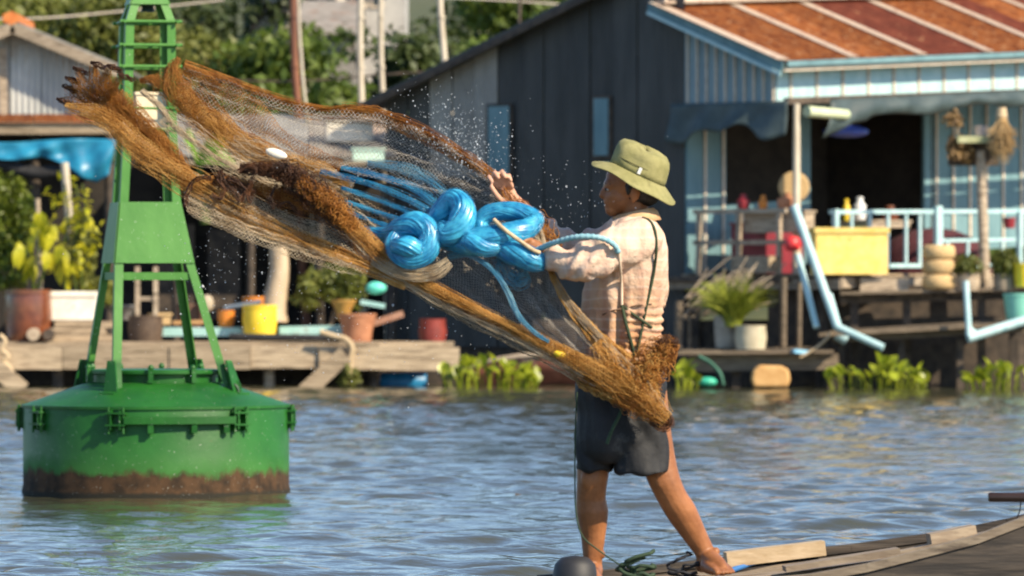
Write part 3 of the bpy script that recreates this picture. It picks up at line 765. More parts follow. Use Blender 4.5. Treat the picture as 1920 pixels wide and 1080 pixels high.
hyacinth('smaller clump of water hyacinth under the bent pipe', 1815, 1940, 676, 722, 84.2, 26, 2)
hyacinth('few water hyacinth leaves beside the sea green float', 1256, 1312, 676, 724, 84.4, 14, 3)
hyacinth('broad dense clump of water hyacinth at the end of the timber jetty', 818, 1010, 676, 732, 84.4, 56, 4)
# rope from landing
b = MB(); b.tube(catmull([P(1560,620,84.9),P(1545,640,84.9),P(1515,662,84.9),P(1500,670,84.9)], 12), .02, 6); tag(b.build('mooring_rope', rope_tan, smooth=80), 'slack tan rope tied to the pipe joint', 'rope')
b = MB(); b.tube(catmull([P(1310,668,84.9),P(1332,680,84.9),P(1350,700,84.9),P(1356,722,84.9)], 12), .03, 6); tag(b.build('mooring_rope', mat('dark_green_rope',(.02,.09,.06),(.04,.13,.09)), smooth=80), 'dark green rope trailing from the landing into the water', 'rope')

# ------------------------------------------------------------------ the hut on the left
def left_hut():
    D = 92.0; s = S(D)
    t = thing('tin_hut', 'grey tin hut with orange ridge tile and dark open front', 'house', P(60, 640, D))
    apex = P(28, 48, D); le = P(-230, 165, D); re = P(222, 128, D)
    floor_z = .75
    # gable wall of upright corrugated sheets
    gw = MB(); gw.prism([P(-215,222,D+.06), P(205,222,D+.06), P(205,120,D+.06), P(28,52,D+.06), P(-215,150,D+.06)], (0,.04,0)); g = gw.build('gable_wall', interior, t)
    x = -215
    k = 0
    def rz(px): return 52+(px-28)*(.40) if px > 28 else 52+(28-px)*.42
    while x < 204:
        x2 = min(x+58, 206)
        b = MB(); off = .01 if k % 2 else -.012
        b.grid(corrugated(P(x,218,D+off), P(x2,218,D+off), P(x,rz(x)+6,D+off), P(x2,rz(x2)+6,D+off), 5, .016, (0,-1,0)))
        b.build('tin_sheet', tin_lit, g, smooth=70); x = x2+.5; k += 1
    b = MB(); b.beam(P(5,90,D-.06), P(7,218,D-.06), .13, .05, up=(0,1,0)); b.build('gable_post', wood, g)
    # roof slopes running back, barge boards, ridge tiles
    for (a, c) in ((apex, re+Vector((.1,0,-.05))), (apex, le)):
        n = (c-a).normalized().cross(Vector((0,1,0))); n = n if n.z > 0 else -n
        b = MB(); b.prism([a+Vector((0,-.45,0))+n*.02, c+Vector((0,-.45,0))+n*.02, c+Vector((0,-.45,0))+n*.07, a+Vector((0,-.45,0))+n*.07], (0,7,0)); b.build('roof_slope', tin_pale, t)
        b = MB(); b.beam(a+Vector((0,-.48,.0))-n*.05, c+Vector((0,-.48,.0))-n*.05, .04, .17, up=(0,0,1)); b.build('barge_board', wood, t)
    for k in range(7):
        b = MB(); b.tube([apex+Vector((-.02,-.5+k*.42,.10)), apex+Vector((-.02,-.1+k*.42,.09))], .15, 6, flat=.75); b.build('ridge_tile', mat('orange_tile',(.5,.14,.03),(.6,.2,.05)) if k == 0 else MATS['orange_tile'], t, smooth=50)
    # awning strip of rusty tin and eave beam
    x = -220
    while x < 200:
        b = MB(); b.grid(corrugated(P(x,214,D-.05), P(x+70,214,D-.05), P(x,231,D-.95), P(x+70,231,D-.95), 8, .012, (0,0,1)))
        b.build('awning_sheet', rust, t, smooth=70); x += 71
    b = MB(); b.beam(P(-230,241,D-.85), P(214,240,D-.85), .1, .19); b.build('eave_beam', wood_h, t)
    # posts, back wall and floor of the open front
    for px in (-120, 66, 205):
        b = MB(); b.tube([P(px,640,D-.5), P(px,250,D-.5)], .08, 8); b.build('post', wood_dark, t, smooth=50)
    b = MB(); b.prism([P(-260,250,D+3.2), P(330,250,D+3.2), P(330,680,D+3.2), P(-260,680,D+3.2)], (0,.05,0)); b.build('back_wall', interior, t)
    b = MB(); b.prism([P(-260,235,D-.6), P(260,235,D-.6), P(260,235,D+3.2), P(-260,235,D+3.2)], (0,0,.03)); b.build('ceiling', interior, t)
    b = MB(); b.box(P(30,652,D+1.2), (5.2,5,.08)); b.build('floor', wood_dark, t)
    return t
left_hut()
Dl = 90.9
def blue_tarp(u, v):
    px = -30+u*248; top = 266-6*u+2*math.sin(u*7)
    hem = float(np.interp(u, [0,.25,.45,.62,.78,.9,1], [30,34,30,46,74,82,66]))
    pl = math.sin(u*13+5*v)+.5*math.sin(u*29-3*v+1)
    return P(px-20*v*max(0,u-.3), top+hem*v, Dl-.05*v-.05*pl*(.35+v)*(.4+u))
cloth_sheet(blue_tarp, 60, 14, tarp_blue, 'tarpaulin', 'bright blue tarpaulin sagging under the eave of the tin hut', 'tarpaulin')
def black_roll(u, v):
    return P(-20+u*190, 285+26*math.sin(u*3.1)+26*v, Dl+.12-.1*math.sin(v*3))
cloth_sheet(black_roll, 30, 6, black_cloth, 'cloth_roll', 'dark cloth roll hanging behind the bright blue tarpaulin', 'cloth')
def green_drape(u, v):
    return P(150+u*70, 262+10*u+(45-18*u)*v+6*math.sin(u*9), Dl+.3-.06*math.sin(u*14+v*3))
cloth_sheet(green_drape, 16, 6, mat('olive_sheet',(.05,.07,.015),(.08,.10,.025)), 'olive_sheet', 'dull olive sheet hanging at the right end of the tin hut eave', 'sheet')

# ------------------------------------------------------------------ the low shed in the middle, seen through the net
def middle_shed():
    D = 93.0
    t = thing('low_shed', 'low shed with patched pale tin roof behind the pots', 'shed', P(520, 650, D))
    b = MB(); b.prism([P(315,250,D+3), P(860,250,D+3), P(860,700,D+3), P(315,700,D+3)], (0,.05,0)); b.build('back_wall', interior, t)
    # roof sheets sloping towards the river
    x = 330; k = 0
    while x < 735:
        b = MB(); y0, y1 = 214, 292
        b.grid(corrugated(P(x,y0,D+2.2), P(x+82,y0+1,D+2.2), P(x,y1,D-.9), P(x+82,y1+2,D-.9), 9, .013, (0,-.5,1), rows=2))
        b.build('roof_sheet', (tin_pale, grey_shed, tin_pale, grey_shed, seam)[k % 5], t, smooth=70); x += 83; k += 1
    b = MB(); b.beam(P(325,300,D-.8), P(742,302,D-.8), .08, .14); b.build('eave_beam', wood, t)
    for px in (330, 470, 600, 735):
        b = MB(); b.tube([P(px,650,D-.7), P(px,300,D-.7)], .07, 8); b.build('post', wood_dark, t, smooth=50)
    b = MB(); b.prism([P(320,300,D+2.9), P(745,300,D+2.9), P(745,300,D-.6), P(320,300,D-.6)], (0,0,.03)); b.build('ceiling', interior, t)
    b = MB(); b.box(P(560,656,D+1.2), (5.4,5,.08)); b.build('floor', wood_dark, t)
    for px, y0, y1, w_ in ((330,420,610,70), (420,430,600,60), (640,330,470,90)):
        b = MB(); b.box(P(px,(y0+y1)/2,D+.8), (w_*S(D),.05,(y1-y0)*S(D))); b.build('partition_board', wood_dark, t)
    return t
grey_shed = mat('brownish_tin', (.2,.175,.145), (.3,.27,.23), scale=3, rough=.7, c3=(.22,.1,.05), s3=4)
middle_shed()
bx('cream_box', 'cream painted box lying on the low shed roof', 'box', P(655,248,93.2), (.75,.4,.3), white_wall, rot=.1)
bx('teal_box', 'pale teal board box under the low shed roof edge', 'box', P(690,292,91.6), (.5,.3,.17), mat('mint_board',(.42,.6,.5),(.5,.68,.58)), rot=.1)
# banana leaf, lime green
t = thing('banana_plant', 'lime green banana leaves in front of the low shed roof', 'plant', P(385, 420, 91.4))
b = MB(); b.tube([P(385,420,91.4), P(372,300,91.4)], [.09,.05], 8); b.build('stem', leaf_green, t, smooth=60)
for (a, c, w_) in (((365,300),(440,310),.18), ((372,300),(345,262),.16), ((370,300),(428,272),.15)):
    p, q = P(*a,91.4), P(*c,91.3); d = q-p; rows = []
    for i in range(8):
        u = i/7; w2 = w_*math.sin(math.pi*min(1,u*.93+.05))**.6; c0 = p+d*u+Vector((0,-.12*math.sin(u*3),.16*math.sin(u*3.0)))
        rows.append([c0+Vector((0,.05,w2)), c0, c0+Vector((0,-.08,-w2))])
    b = MB(); b.grid(rows); b.build('leaf', mat('banana_leaf',(.16,.36,.03),(.24,.46,.05),transl=.5,rough=.4) if 'banana_leaf' not in MATS else MATS['banana_leaf'], t, smooth=80)

# ------------------------------------------------------------------ timber jetty
D = 86.0
t = thing('timber_jetty', 'long sunlit timber jetty with pale square beams', 'jetty', P(400, 725, D+1.5))
xs_ = [-60, 118, 318, 470, 598, 720]
for i in range(len(xs_)-1):
    b = MB(); dy = RND.uniform(-.04,.04); b.box(P((xs_[i]+xs_[i+1])/2, 671+RND.uniform(-2,2), D+dy), ((xs_[i+1]-xs_[i]-1.5)*S(D), .2, 42*S(D)), (0,RND.uniform(-.008,.008),0)); b.build('front_beam', wood_h, t)
b = MB(); b.box(P(755,672,D-.1), (212*S(D),.16,44*S(D)), (0,.012,0)); b.build('front_beam', wood_h, t)
b = MB(); b.box(P(770,652,D+.1), (120*S(D),.16,18*S(D)), (0,-.02,0)); b.build('front_beam', wood_h, t)
for k in range(9):
    b = MB(); x0 = P(-60,0,D).x; x1 = P(850 if k < 3 else 760,0,D).x; zz = P(0,646,D).z+RND.uniform(-.012,.012)
    b.beam((x0, D+.28+k*.34, zz), (x1, D+.28+k*.34, zz), .32, .05); b.build('deck_plank', wood_h, t)
for px in (-20, 110, 250, 392, 505, 600, 668, 700, 840):
    b = MB(); b.tube([P(px,686,D+.25), P(px+RND.uniform(-3,3),800,D+.25)], .085, 8); b.build('pile', wood_dark if px != 505 else wood, t, smooth=50)
b = MB(); b.beam(P(648,664,D-.25), P(572,735,D-.25), .12, .26); b.build('brace', wood_h, t)
b = MB(); b.beam(P(-40,660,D-.25), P(42,732,D-.25), .10, .26); b.build('brace', wood_h, t)
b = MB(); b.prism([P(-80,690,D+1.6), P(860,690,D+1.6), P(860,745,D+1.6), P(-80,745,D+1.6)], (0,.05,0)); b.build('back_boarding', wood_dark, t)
# tied ropes
for lab, pts, r in (('pale rope knotted round the left end of the jetty', ((0,628),(10,640),(2,655),(16,668),(6,676),(18,690),(30,715)), .035),
                    ('tan rope lying over the jetty and hanging to the water', ((600,622),(625,630),(648,636),(660,652),(657,670),(655,700),(652,722)), .045)):
    b = MB(); b.tube(catmull([P(x,y,85.75) for x, y in pts], 26), r, 7); tag(b.build('mooring_rope', rope_tan, smooth=80), lab, 'rope')
t = thing('water_weed', 'weed and moss hanging on the rope below the jetty', 'weed', P(655,725,85.7))
V, Q = leaf_cloud([(*P(656,708,85.72),.14,.12,.2)], 260, .05, 77); np_put('foliage', V, Q, leaf_olive, t)
# blue drum under the jetty
t = thing('blue_drum', 'blue plastic drum floating under the end of the jetty', 'drum', P(755,716,86.6))
b = MB(); b.tube([P(712,716,86.6), P(716,716,86.6), P(796,716,86.6), P(800,716,86.6)], [.12,.15,.15,.12], 14); b.build('body', mat('blue_plastic',(.01,.16,.36),(.02,.22,.45),rough=.4), t, smooth=50)
for px in (735, 775):
    b = MB(); b.tube([P(px-2,716,86.6), P(px+2,716,86.6)], .158, 14); b.build('hoop', MATS['blue_plastic'], t, smooth=50)
# red sampan hull nose behind the hyacinth
t = thing('red_boat', 'small boat with worn red bow moored behind the water hyacinth', 'boat', P(960,715,87.6))
rows = []
for i in range(9):
    u = i/8; px = 872+u*260; top = 690-28*math.sin(u*2.2)**.8; w_ = .1+.42*math.sin(min(1,u*1.3)*1.5)
    c0 = P(px, top, 87.6); z = c0.z
    rows.append([(c0.x,87.6-w_,z),(c0.x,87.6-w_*.75,z*.45),(c0.x,87.6,-.12),(c0.x,87.6+w_*.75,z*.45),(c0.x,87.6+w_,z)])
b = MB(); b.grid(rows); b.build('hull', mat('worn_red_hull',(.16,.05,.03),(.28,.1,.06),scale=5,c3=(.1,.08,.06)), t, smooth=60, solid=.04)
b = MB(); b.tube([r[0] for r in rows], .035, 6); b.build('gunwale', wood, t, smooth=60)
b = MB(); b.tube([r[4] for r in rows], .035, 6); b.build('gunwale', wood, t, smooth=60)

# ------------------------------------------------------------------ things on the jetty
D = 87.0
def base_y(D): return 540+(CAMZ-.67)*F/D
B0 = base_y(87.0)
pot('clay_jar', 'large brown glazed clay jar standing on the left end of the jetty', 8, 97, 543, B0, 87.0, glaze_brown, 'jar', taper=.86, belly=.06)
# timber under the foam planter
t = thing('timber_stack', 'short stack of timber lengths under the white foam planter', 'timber', P(140,B0,87.2))
for k, (x0, x1, y) in enumerate(((100,215,634),(96,200,621),(104,210,608))):
    b = MB(); b.beam(P(x0,y,87.1), P(x1,y,87.1), .34, 12*S(87)); b.build('timber', wood_h, t)
fp = crate('foam_box', 'white foam box planter with yellow leaved plant behind the clay jar', 'planter', P(140,573,87.3), (84*S(87),.45,54*S(87)), 0, styro)
b = MB(); b.box(P(140,557,87.3), (80*S(87),.38,.03)); b.build('soil', soil, fp)
b = MB(); b.box(P(140,553,87.3)+Vector((0,-.232,0)), (.70,.03,.05)); b.build('rim', styro, fp)
for i, (px, m_, lab) in enumerate(((62, wood, 'pale sawn log end lying beside the clay jar'), (90, wood_dark, 'darker short log lying beside the sawn log end'))):
    b = MB(); b.tube([P(px,627,86.3), P(px+4,626,87.0)], 12*S(86.5)*(1 if i == 0 else .85), 14); tag(b.build('log', m_, smooth=50), lab, 'log')
# plants at the left
t = thing('leafy_shrub', 'dense lime green shrub growing behind the clay jar', 'shrub', P(20,B0,88.4))
bl = [(*P(20+dx,y,88.4), rx*S(88), .35, rz_*S(88)) for dx, y, rx, rz_ in ((0,370,38,45),(-25,430,40,50),(15,450,30,50),(-5,510,45,40),(25,395,25,30),(-40,350,30,40))]
V, Q = leaf_cloud(bl, 2600, .055, 41); np_put('foliage', V, Q, mat('shrub_leaf',(.07,.12,.012),(.2,.24,.02),scale=2.2,transl=.4,rough=.5), t)
b = MB(); b.tube([P(22,B0,88.4), P(20,500,88.4), P(10,420,88.4)], [.04,.03,.015], 6); b.build('stem', bark, t)
b = MB(); b.tube([P(134,470,88.0), P(121,305,88.0)], 8*S(88), 10); tag(b.build('stake', pole_pale, smooth=50), 'pale white stake standing in the yellow leaved climber', 'stake')
b = MB(); b.tube([P(76,545,87.9), P(70,372,87.9)], 5*S(88), 8); tag(b.build('stake', wood, smooth=50), 'thin brown stake behind the big yellow leaves', 'stake')
rs = random.Random(21)
t = thing('climbing_plant', 'climber with small yellow green leaves growing round the pale stake', 'plant', P(140,556,87.4))
for px, y in ((120,350),(148,380),(160,440),(110,440),(150,490),(135,520),(165,410),(120,400)):
    leaves(t, LEAF_Y, 17, P(px,y,87.5), (.11,.12,.24), rs, .4, .8, .2)
b = MB()
for px in (125,145,158): b.tube(catmull([P(px,556,87.5), P(px-8,480,87.6), P(px+4,400,87.7), P(px-4,345,87.7)], 9), .014, 5)
b.build('stems', leaf_green, t)
V, Q = leaf_cloud([(*P(150,470,87.9),.28,.2,.65)], 700, .05, 43); np_put('undergrowth', V, Q, leaf_olive, t)
t = thing('big_leaf_plant', 'young plant with big bright yellow leaves in the clay jar', 'plant', P(60,560,87.0))
for px, y in ((72,420),(46,470),(96,440),(88,490),(60,500),(110,470),(75,450),(120,505)):
    for k in range(4):
        s = rs.uniform(.9,1.5)
        put('leaf', LEAF_Y, P(px+rs.uniform(-12,12), y-12+rs.uniform(-12,12), 86.8+rs.uniform(-.2,.2)), t, (rs.uniform(-1.6,-.9), rs.uniform(-.3,.3), rs.uniform(-.9,.9)+math.pi), (s,s,s))
b = MB()
for px, y in ((72,420),(50,470),(96,440),(88,490)): b.tube(catmull([P(62,556,87.0), P((62+px)/2+4,(556+y)/2,86.9), P(px,y,86.9)], 7), .014, 5)
b.build('stems', leaf_green, t)
# orange and terracotta pots, bins, buckets
pot('dark_basket', 'dark woven basket standing under the buoy tower legs line', 240, 306, 592, B0, 87.0, mat('dark_wicker',(.05,.03,.02),(.1,.065,.04),scale=20,bump=.008), 'basket', taper=.9)
pot('orange_pot', 'small orange clay pot beside the yellow tub', 408, 440, 582, 614, 87.4, orange_p, 'pot', belly=.1)
b = MB(); b.box(P(380,622,87.5), (160*S(87),.5,16*S(87))); tag(b.build('wooden_bench', teal_p), 'long pale teal box bench behind the jetty beam', 'bench')
b = MB(); b.box(P(590,622,87.5), (130*S(87),.5,22*S(87)), (0,-.02,0)); tag(b.build('wooden_bench', teal_p), 'short worn teal box bench right of the yellow tub', 'bench')
b = MB(); b.beam(P(325,605,87.35), P(395,603,87.35), .2, .05); tag(b.build('plank', mat('orange_board',(.5,.27,.1),(.58,.35,.15))), 'orange brown board lying on the long teal bench', 'plank')
pot('yellow_tub', 'bright yellow square tub planter on the jetty', 454, 520, 572, 630, 87.1, yellow_paint, 'tub', taper=.88)
pot('orange_pot', 'tall orange clay pot behind the yellow tub', 454, 496, 556, 606, 88.0, orange_p, 'pot')
b = MB(); b.tube([P(420,578,87.6), P(490,566,87.6)], .035, 8); tag(b.build('grey_pipe', mat('blue_grey_pipe',(.12,.16,.2),(.16,.2,.25),rough=.5), smooth=50), 'blue grey pipe lying across the orange pots', 'pipe')
b = MB(); b.tube([P(430,631,86.5), P(640,634,86.4)], .05, 8); tag(b.build('black_pipe', black_cloth, smooth=50), 'black pipe lying along the jetty edge', 'pipe')
pot('terracotta_pot', 'large terracotta pot at the right end of the jetty', 634, 706, 588, B0+2, 86.9, terracotta, 'pot', taper=.7)
b = MB(); b.beam(P(700,606,87.3), P(756,588,87.3), .26, .10); tag(b.build('plank', mat('reddish_plank',(.33,.16,.1),(.42,.23,.15))), 'reddish plank leaning on the terracotta pot', 'plank')
pot('red_barrel', 'dark red barrel standing at the end of the jetty', 786, 836, 598, B0+4, 87.6, mat('barn_red',(.16,.025,.018),(.24,.04,.03),rough=.5), 'barrel', taper=.95, rim=False)
b = MB(); b.ball(P(705,540,88.4), (20*S(88),.14,.1), 14, 8); tag(b.build('mint_basin', mat('mint_plastic_b',(.1,.55,.42),(.15,.62,.5),rough=.4), smooth=70), 'mint green upturned basin hanging in the shade behind the pots', 'basin')
b = MB(); b.beam(P(676,566,88.2), P(722,574,88.2), .2, .07); tag(b.build('plank', teal_p), 'short teal board behind the terracotta pot', 'plank')
pot('ochre_pot', 'ochre clay pot with wide mouth behind the terracotta pot', 620, 668, 562, 600, 88.0, mat('ochre_clay',(.4,.2,.04),(.5,.27,.06)), 'pot', taper=.5)
# cloth covered trunk
t = thing('tree_stump', 'pale bare tree stump standing behind the yellow tub', 'stump', P(518,600,88.6))
b = MB(); b.tube(catmull([P(512,602,88.6), P(516,560,88.6), P(524,510,88.6), P(522,462,88.6)], 8), [.24,.2,.19,.17,.16,.15,.15,.14], 12); b.build('stump', mat('pale_bark',(.34,.25,.16),(.48,.38,.26),scale=4,stretch=(1,1,.3),bump=.02), t, smooth=70)
for (lab, px, y, rx, rz_, D_, n, m_, seed) in (
    ('straggly olive shrub beneath the trailing net on the jetty', 612, 530, 68, 62, 88.6, 1500, leaf_olive, 51),
    ('dim low shrub left of the pale trunk', 180, 560, 30, 40, 88.4, 500, leaf_olive, 52)):
    t = thing('shrub', lab, 'shrub', P(px, 630, D_)); rr = random.Random(seed)
    bl = [(*P(px+rr.uniform(-.7,.7)*rx, y+rr.uniform(-.7,.7)*rz_, D_), rx*.42*S(88), .3, rz_*.38*S(88)) for _ in range(9)]
    V, Q = leaf_cloud(bl, n, .06, seed); np_put('foliage', V, Q, m_, t)
    b = MB()
    for q in bl[:5]: b.tube([P(px,634,D_), (Vector(q[:3])+P(px,600,D_))/2, Vector(q[:3])], [.03,.02,.01], 5)
    b.build('stems', bark, t)
# ladder / chair frame and clutter behind the tower legs
t = thing('chair_frame', 'bare wooden chair frame seen between the buoy legs', 'chair', P(276,640,88.0))
for px in (258, 292):
    b = MB(); b.beam(P(px,640,88), P(px,500,88), .07, .07, up=(0,1,0)); b.build('upright', wood, t)
for y in (520, 560, 600):
    b = MB(); b.beam(P(258,y,88.02), P(292,y,88.02), .05, .06); b.build('rung', wood, t)
pot('metal_bowl', 'dull grey metal bowl in the shade behind the chair frame', 196, 262, 572, 600, 88.6, mat('dull_metal',(.2,.2,.2),(.28,.28,.28),metal=.5,rough=.4), 'bowl', taper=.5, fill=False)
pot('clay_jar', 'dim clay jar in the shade right of the chair frame', 330, 380, 570, 625, 88.6, mat('dim_clay',(.1,.05,.035),(.15,.08,.05)), 'jar', belly=.08)
b = MB(); b.ball(P(354,545,88.3)+Vector((.28,0,-.2)), (.11,.1,.14), 12, 8); tag(b.build('pale_sack', mat('pale_sack',(.42,.34,.24),(.5,.42,.3)), smooth=70), 'pale little sack above the small orange pot', 'sack')
for i in range(9):
    px = 186+i*19+RND.uniform(-6,6); y = RND.uniform(470,600)
bx('cream_basin', 'cream tray on the floor at the foot of the clay jars', 'tray', P(300,600,88.2), (.3,.25,.14), straw, rot=.2)

# ------------------------------------------------------------------ poles, wires and houses on the hill
for lab, x0, y0, x1, y1, D_, r, m_ in (
    ('rust red leaning pole behind the net', 562, 330, 548, -60, 95, 7.5, pole_red),
    ('thin crooked pale stick crossing the rust red pole', 582, 330, 556, -40, 94.6, 3, pole_pale),
    ('tall pale bamboo pole, thickest of the group', 678, 330, 676, -60, 95, 6.5, pole_pale),
    ('tall slim pale pole standing right beside the thickest bamboo pole', 720, 330, 713, -60, 95.4, 5.5, pole_pale),
    ('pale pole leaning out above the slate grey roofline', 842, 200, 820, -60, 97, 6.5, pole_pale),
    ('thin dark pole among the green leaves above the slate roof', 975, 120, 975, -60, 97.5, 3.5, wood_dark)):
    t = thing('bamboo_pole', lab, 'pole', Vector((P(x0,y0,D_).x+.1*(x0-x1)*S(D_), D_, .0)), 'poles on the bank')
    a, c = P(x0,y0,D_), P(x1,y1,D_); d = (c-a)/(c.z-a.z); a = a-d*(a.z-.2)
    b = MB(); n = 9; b.tube([a.lerp(c,i/(n-1))+Vector((.02*math.sin(i*1.7),0,0)) for i in range(n)], [r*S(D_)*(1.15-.03*i) for i in range(n)], 8); b.build('shaft', m_, t, smooth=50)
    if r > 5:
        for i in range(3, 8):
            p = a.lerp(c, i/8.0); b = MB(); b.tube([p-Vector((0,0,.02)), p+Vector((0,0,.02))], r*S(D_)*1.12, 8); b.build('node', m_, t, smooth=50)
for lab, pts, D_, m_ in (('thin pale wire strung above the hut on the left', ((-60,36),(80,34),(240,20),(420,0)), 97, cream_trim), ('slack dark wire running between the poles', ((380,150),(560,152),(720,140),(900,128)), 96, wood_dark),
                    ('pale cable above the slate grey roof', ((760,-8),(960,2),(1100,12),(1260,22)), 100, cream_trim)):
    b = MB(); b.tube(catmull([P(x,y,D_) for x,y in pts], 20), .018, 5); tag(b.build('wire', m_), lab, 'wire')

def hill_house(label, x0, x1, y0, y1, D_, m_, roofm, wins, overh=10):
    t = thing('hill_house', label, 'house', P((x0+x1)/2, y1, D_), 'houses on the hill')
    c = P((x0+x1)/2,(y0+y1)/2,D_); b = MB(); b.box(c+Vector((0,2.0,-1.2)), ((x1-x0)*S(D_),4.0,(y1-y0)*S(D_)+2.4)); b.build('wall', m_, t)
    b = MB(); ex = overh*S(D_); a0 = P(x0,y0,D_); a1 = P(x1,y0,D_)
    b.prism([a0+Vector((-ex,-.5,-.05)), a1+Vector((ex,-.5,-.05)), a1+Vector((ex,2,.7)), a0+Vector((-ex,2,.7))], (0,0,.08))
    b.prism([a0+Vector((-ex,4.5,-.05)), a1+Vector((ex,4.5,-.05)), a1+Vector((ex,2,.7)), a0+Vector((-ex,2,.7))], (0,0,.08)); b.build('roof', roofm, t)
    for (wx0, wx1, wy0, wy1) in wins:
        b = MB(); p = P((wx0+wx1)/2,(wy0+wy1)/2,D_); sz = ((wx1-wx0)*S(D_),.06,(wy1-wy0)*S(D_))
        b.box(p+Vector((0,-.02,0)), (sz[0]+.12,.05,sz[2]+.12)); w_ = b.build('window', cream_trim, t)
        b = MB(); b.box(p+Vector((0,-.03,0)), sz); b.build('pane', glass_d, w_)
    return t
hill_house('cream walled house high on the slope beside the rust red pole', 556, 642, -40, 46, 126, white_wall, tin_pale, ((575,595,-10,20),(612,630,-10,20)))
hill_house('low grey house on the slope left of the cream house', 470, 556, 2, 70, 124, grey_wall, tin_lit, ((485,505,25,50),(525,540,25,50)))
hill_house('dim grey house below the cream house', 570, 668, 62, 120, 120, mat('dim_render',(.2,.18,.16),(.27,.25,.22)), grey_shed, ((590,605,78,100),(625,640,78,100)))
hill_house('pale house half hidden by trees between the bamboo poles', 640, 760, -50, 30, 128, grey_wall, rust, ((665,685,-20,10),(700,715,-20,10)))
hill_house('whitish house seen over the slate roof ridge', 1085, 1135, -30, 30, 124, white_wall, rust, ((1100,1115,-12,8),))

# ------------------------------------------------------------------ the green navigation buoy
def buoy_paint():
    m = bpy.data.materials.new('green_buoy_paint'); m.use_nodes = True; N = m.node_tree.nodes; L = m.node_tree.links
    b = N['Principled BSDF']; b.inputs['Roughness'].default_value = .38
    g = N.new('ShaderNodeNewGeometry')
    def noise(sc, det=5, st=(1,1,1), ro=.6):
        mp = N.new('ShaderNodeMapping'); mp.inputs['Scale'].default_value = st; L.new(g.outputs['Position'], mp.inputs[0])
        n = N.new('ShaderNodeTexNoise'); n.inputs['Scale'].default_value = sc; n.inputs['Detail'].default_value = det; n.inputs['Roughness'].default_value = ro
        L.new(mp.outputs[0], n.inputs['Vector']); return n.outputs['Fac']
    def rng(v, a, c, d=0, e=1):
        r = N.new('ShaderNodeMapRange'); r.inputs['From Min'].default_value = a; r.inputs['From Max'].default_value = c
        r.inputs['To Min'].default_value = d; r.inputs['To Max'].default_value = e; L.new(v, r.inputs['Value']); return r.outputs[0]
    def mix(f, a, c):
        x = N.new('ShaderNodeMix'); x.data_type = 'RGBA'
        L.new(f, x.inputs['Factor'])
        for s_, v in (('A', a), ('B', c)):
            if isinstance(v, tuple): x.inputs[s_].default_value = (*v, 1)
            else: L.new(v, x.inputs[s_])
        return x.outputs['Result']
    def math_(op, a, c):
        x = N.new('ShaderNodeMath'); x.operation = op
        for i, v in enumerate((a, c)):
            if isinstance(v, (int, float)): x.inputs[i].default_value = v
            else: L.new(v, x.inputs[i])
        return x.outputs[0]
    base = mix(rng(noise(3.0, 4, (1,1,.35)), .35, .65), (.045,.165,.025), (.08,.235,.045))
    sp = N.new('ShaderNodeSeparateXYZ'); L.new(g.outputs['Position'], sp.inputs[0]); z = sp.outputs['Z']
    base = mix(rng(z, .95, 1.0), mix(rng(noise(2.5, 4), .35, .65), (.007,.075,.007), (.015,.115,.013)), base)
    # faded chalky paint low on the drum, where the river used to reach
    chalk = math_('MULTIPLY', rng(math_('ADD', z, math_('MULTIPLY', noise(2.2, 5), .3)), .62, .33, 0, 1), rng(noise(1.3,3), .3, .7, .25, .75))
    c = mix(chalk, base, (.05,.175,.035))
    # rusty mud band at the waterline with a ragged edge
    edge = math_('ADD', z, math_('MULTIPLY', math_('SUBTRACT', noise(6, 6, (1,1,.5), .72), .5), .26))
    c = mix(rng(edge, .20, .15), c, mix(rng(noise(9, 6), .38, .62), (.022,.013,.006), (.07,.036,.015)))
    c = mix(rng(math_('ADD', z, math_('MULTIPLY', noise(30,3), .04)), .065, .045), c, (.018,.016,.01))
    # chips and white specks
    c = mix(rng(noise(75, 2), .715, .735), c, (.55,.58,.5))
    c = mix(rng(noise(11, 6, (1,1,.6), .7), .70, .74), c, (.09,.045,.02))
    L.new(c, b.inputs['Base Color'])
    bp = N.new('ShaderNodeBump'); bp.inputs['Distance'].default_value = .0022; L.new(noise(14, 5), bp.inputs['Height']); L.new(bp.outputs[0], b.inputs['Normal'])
    L.new(rng(edge, .3, .15, .48, .9), b.inputs['Roughness']); b.inputs['Specular IOR Level'].default_value = .35
    return m
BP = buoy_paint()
BD = 41.5; bs = S(BD)
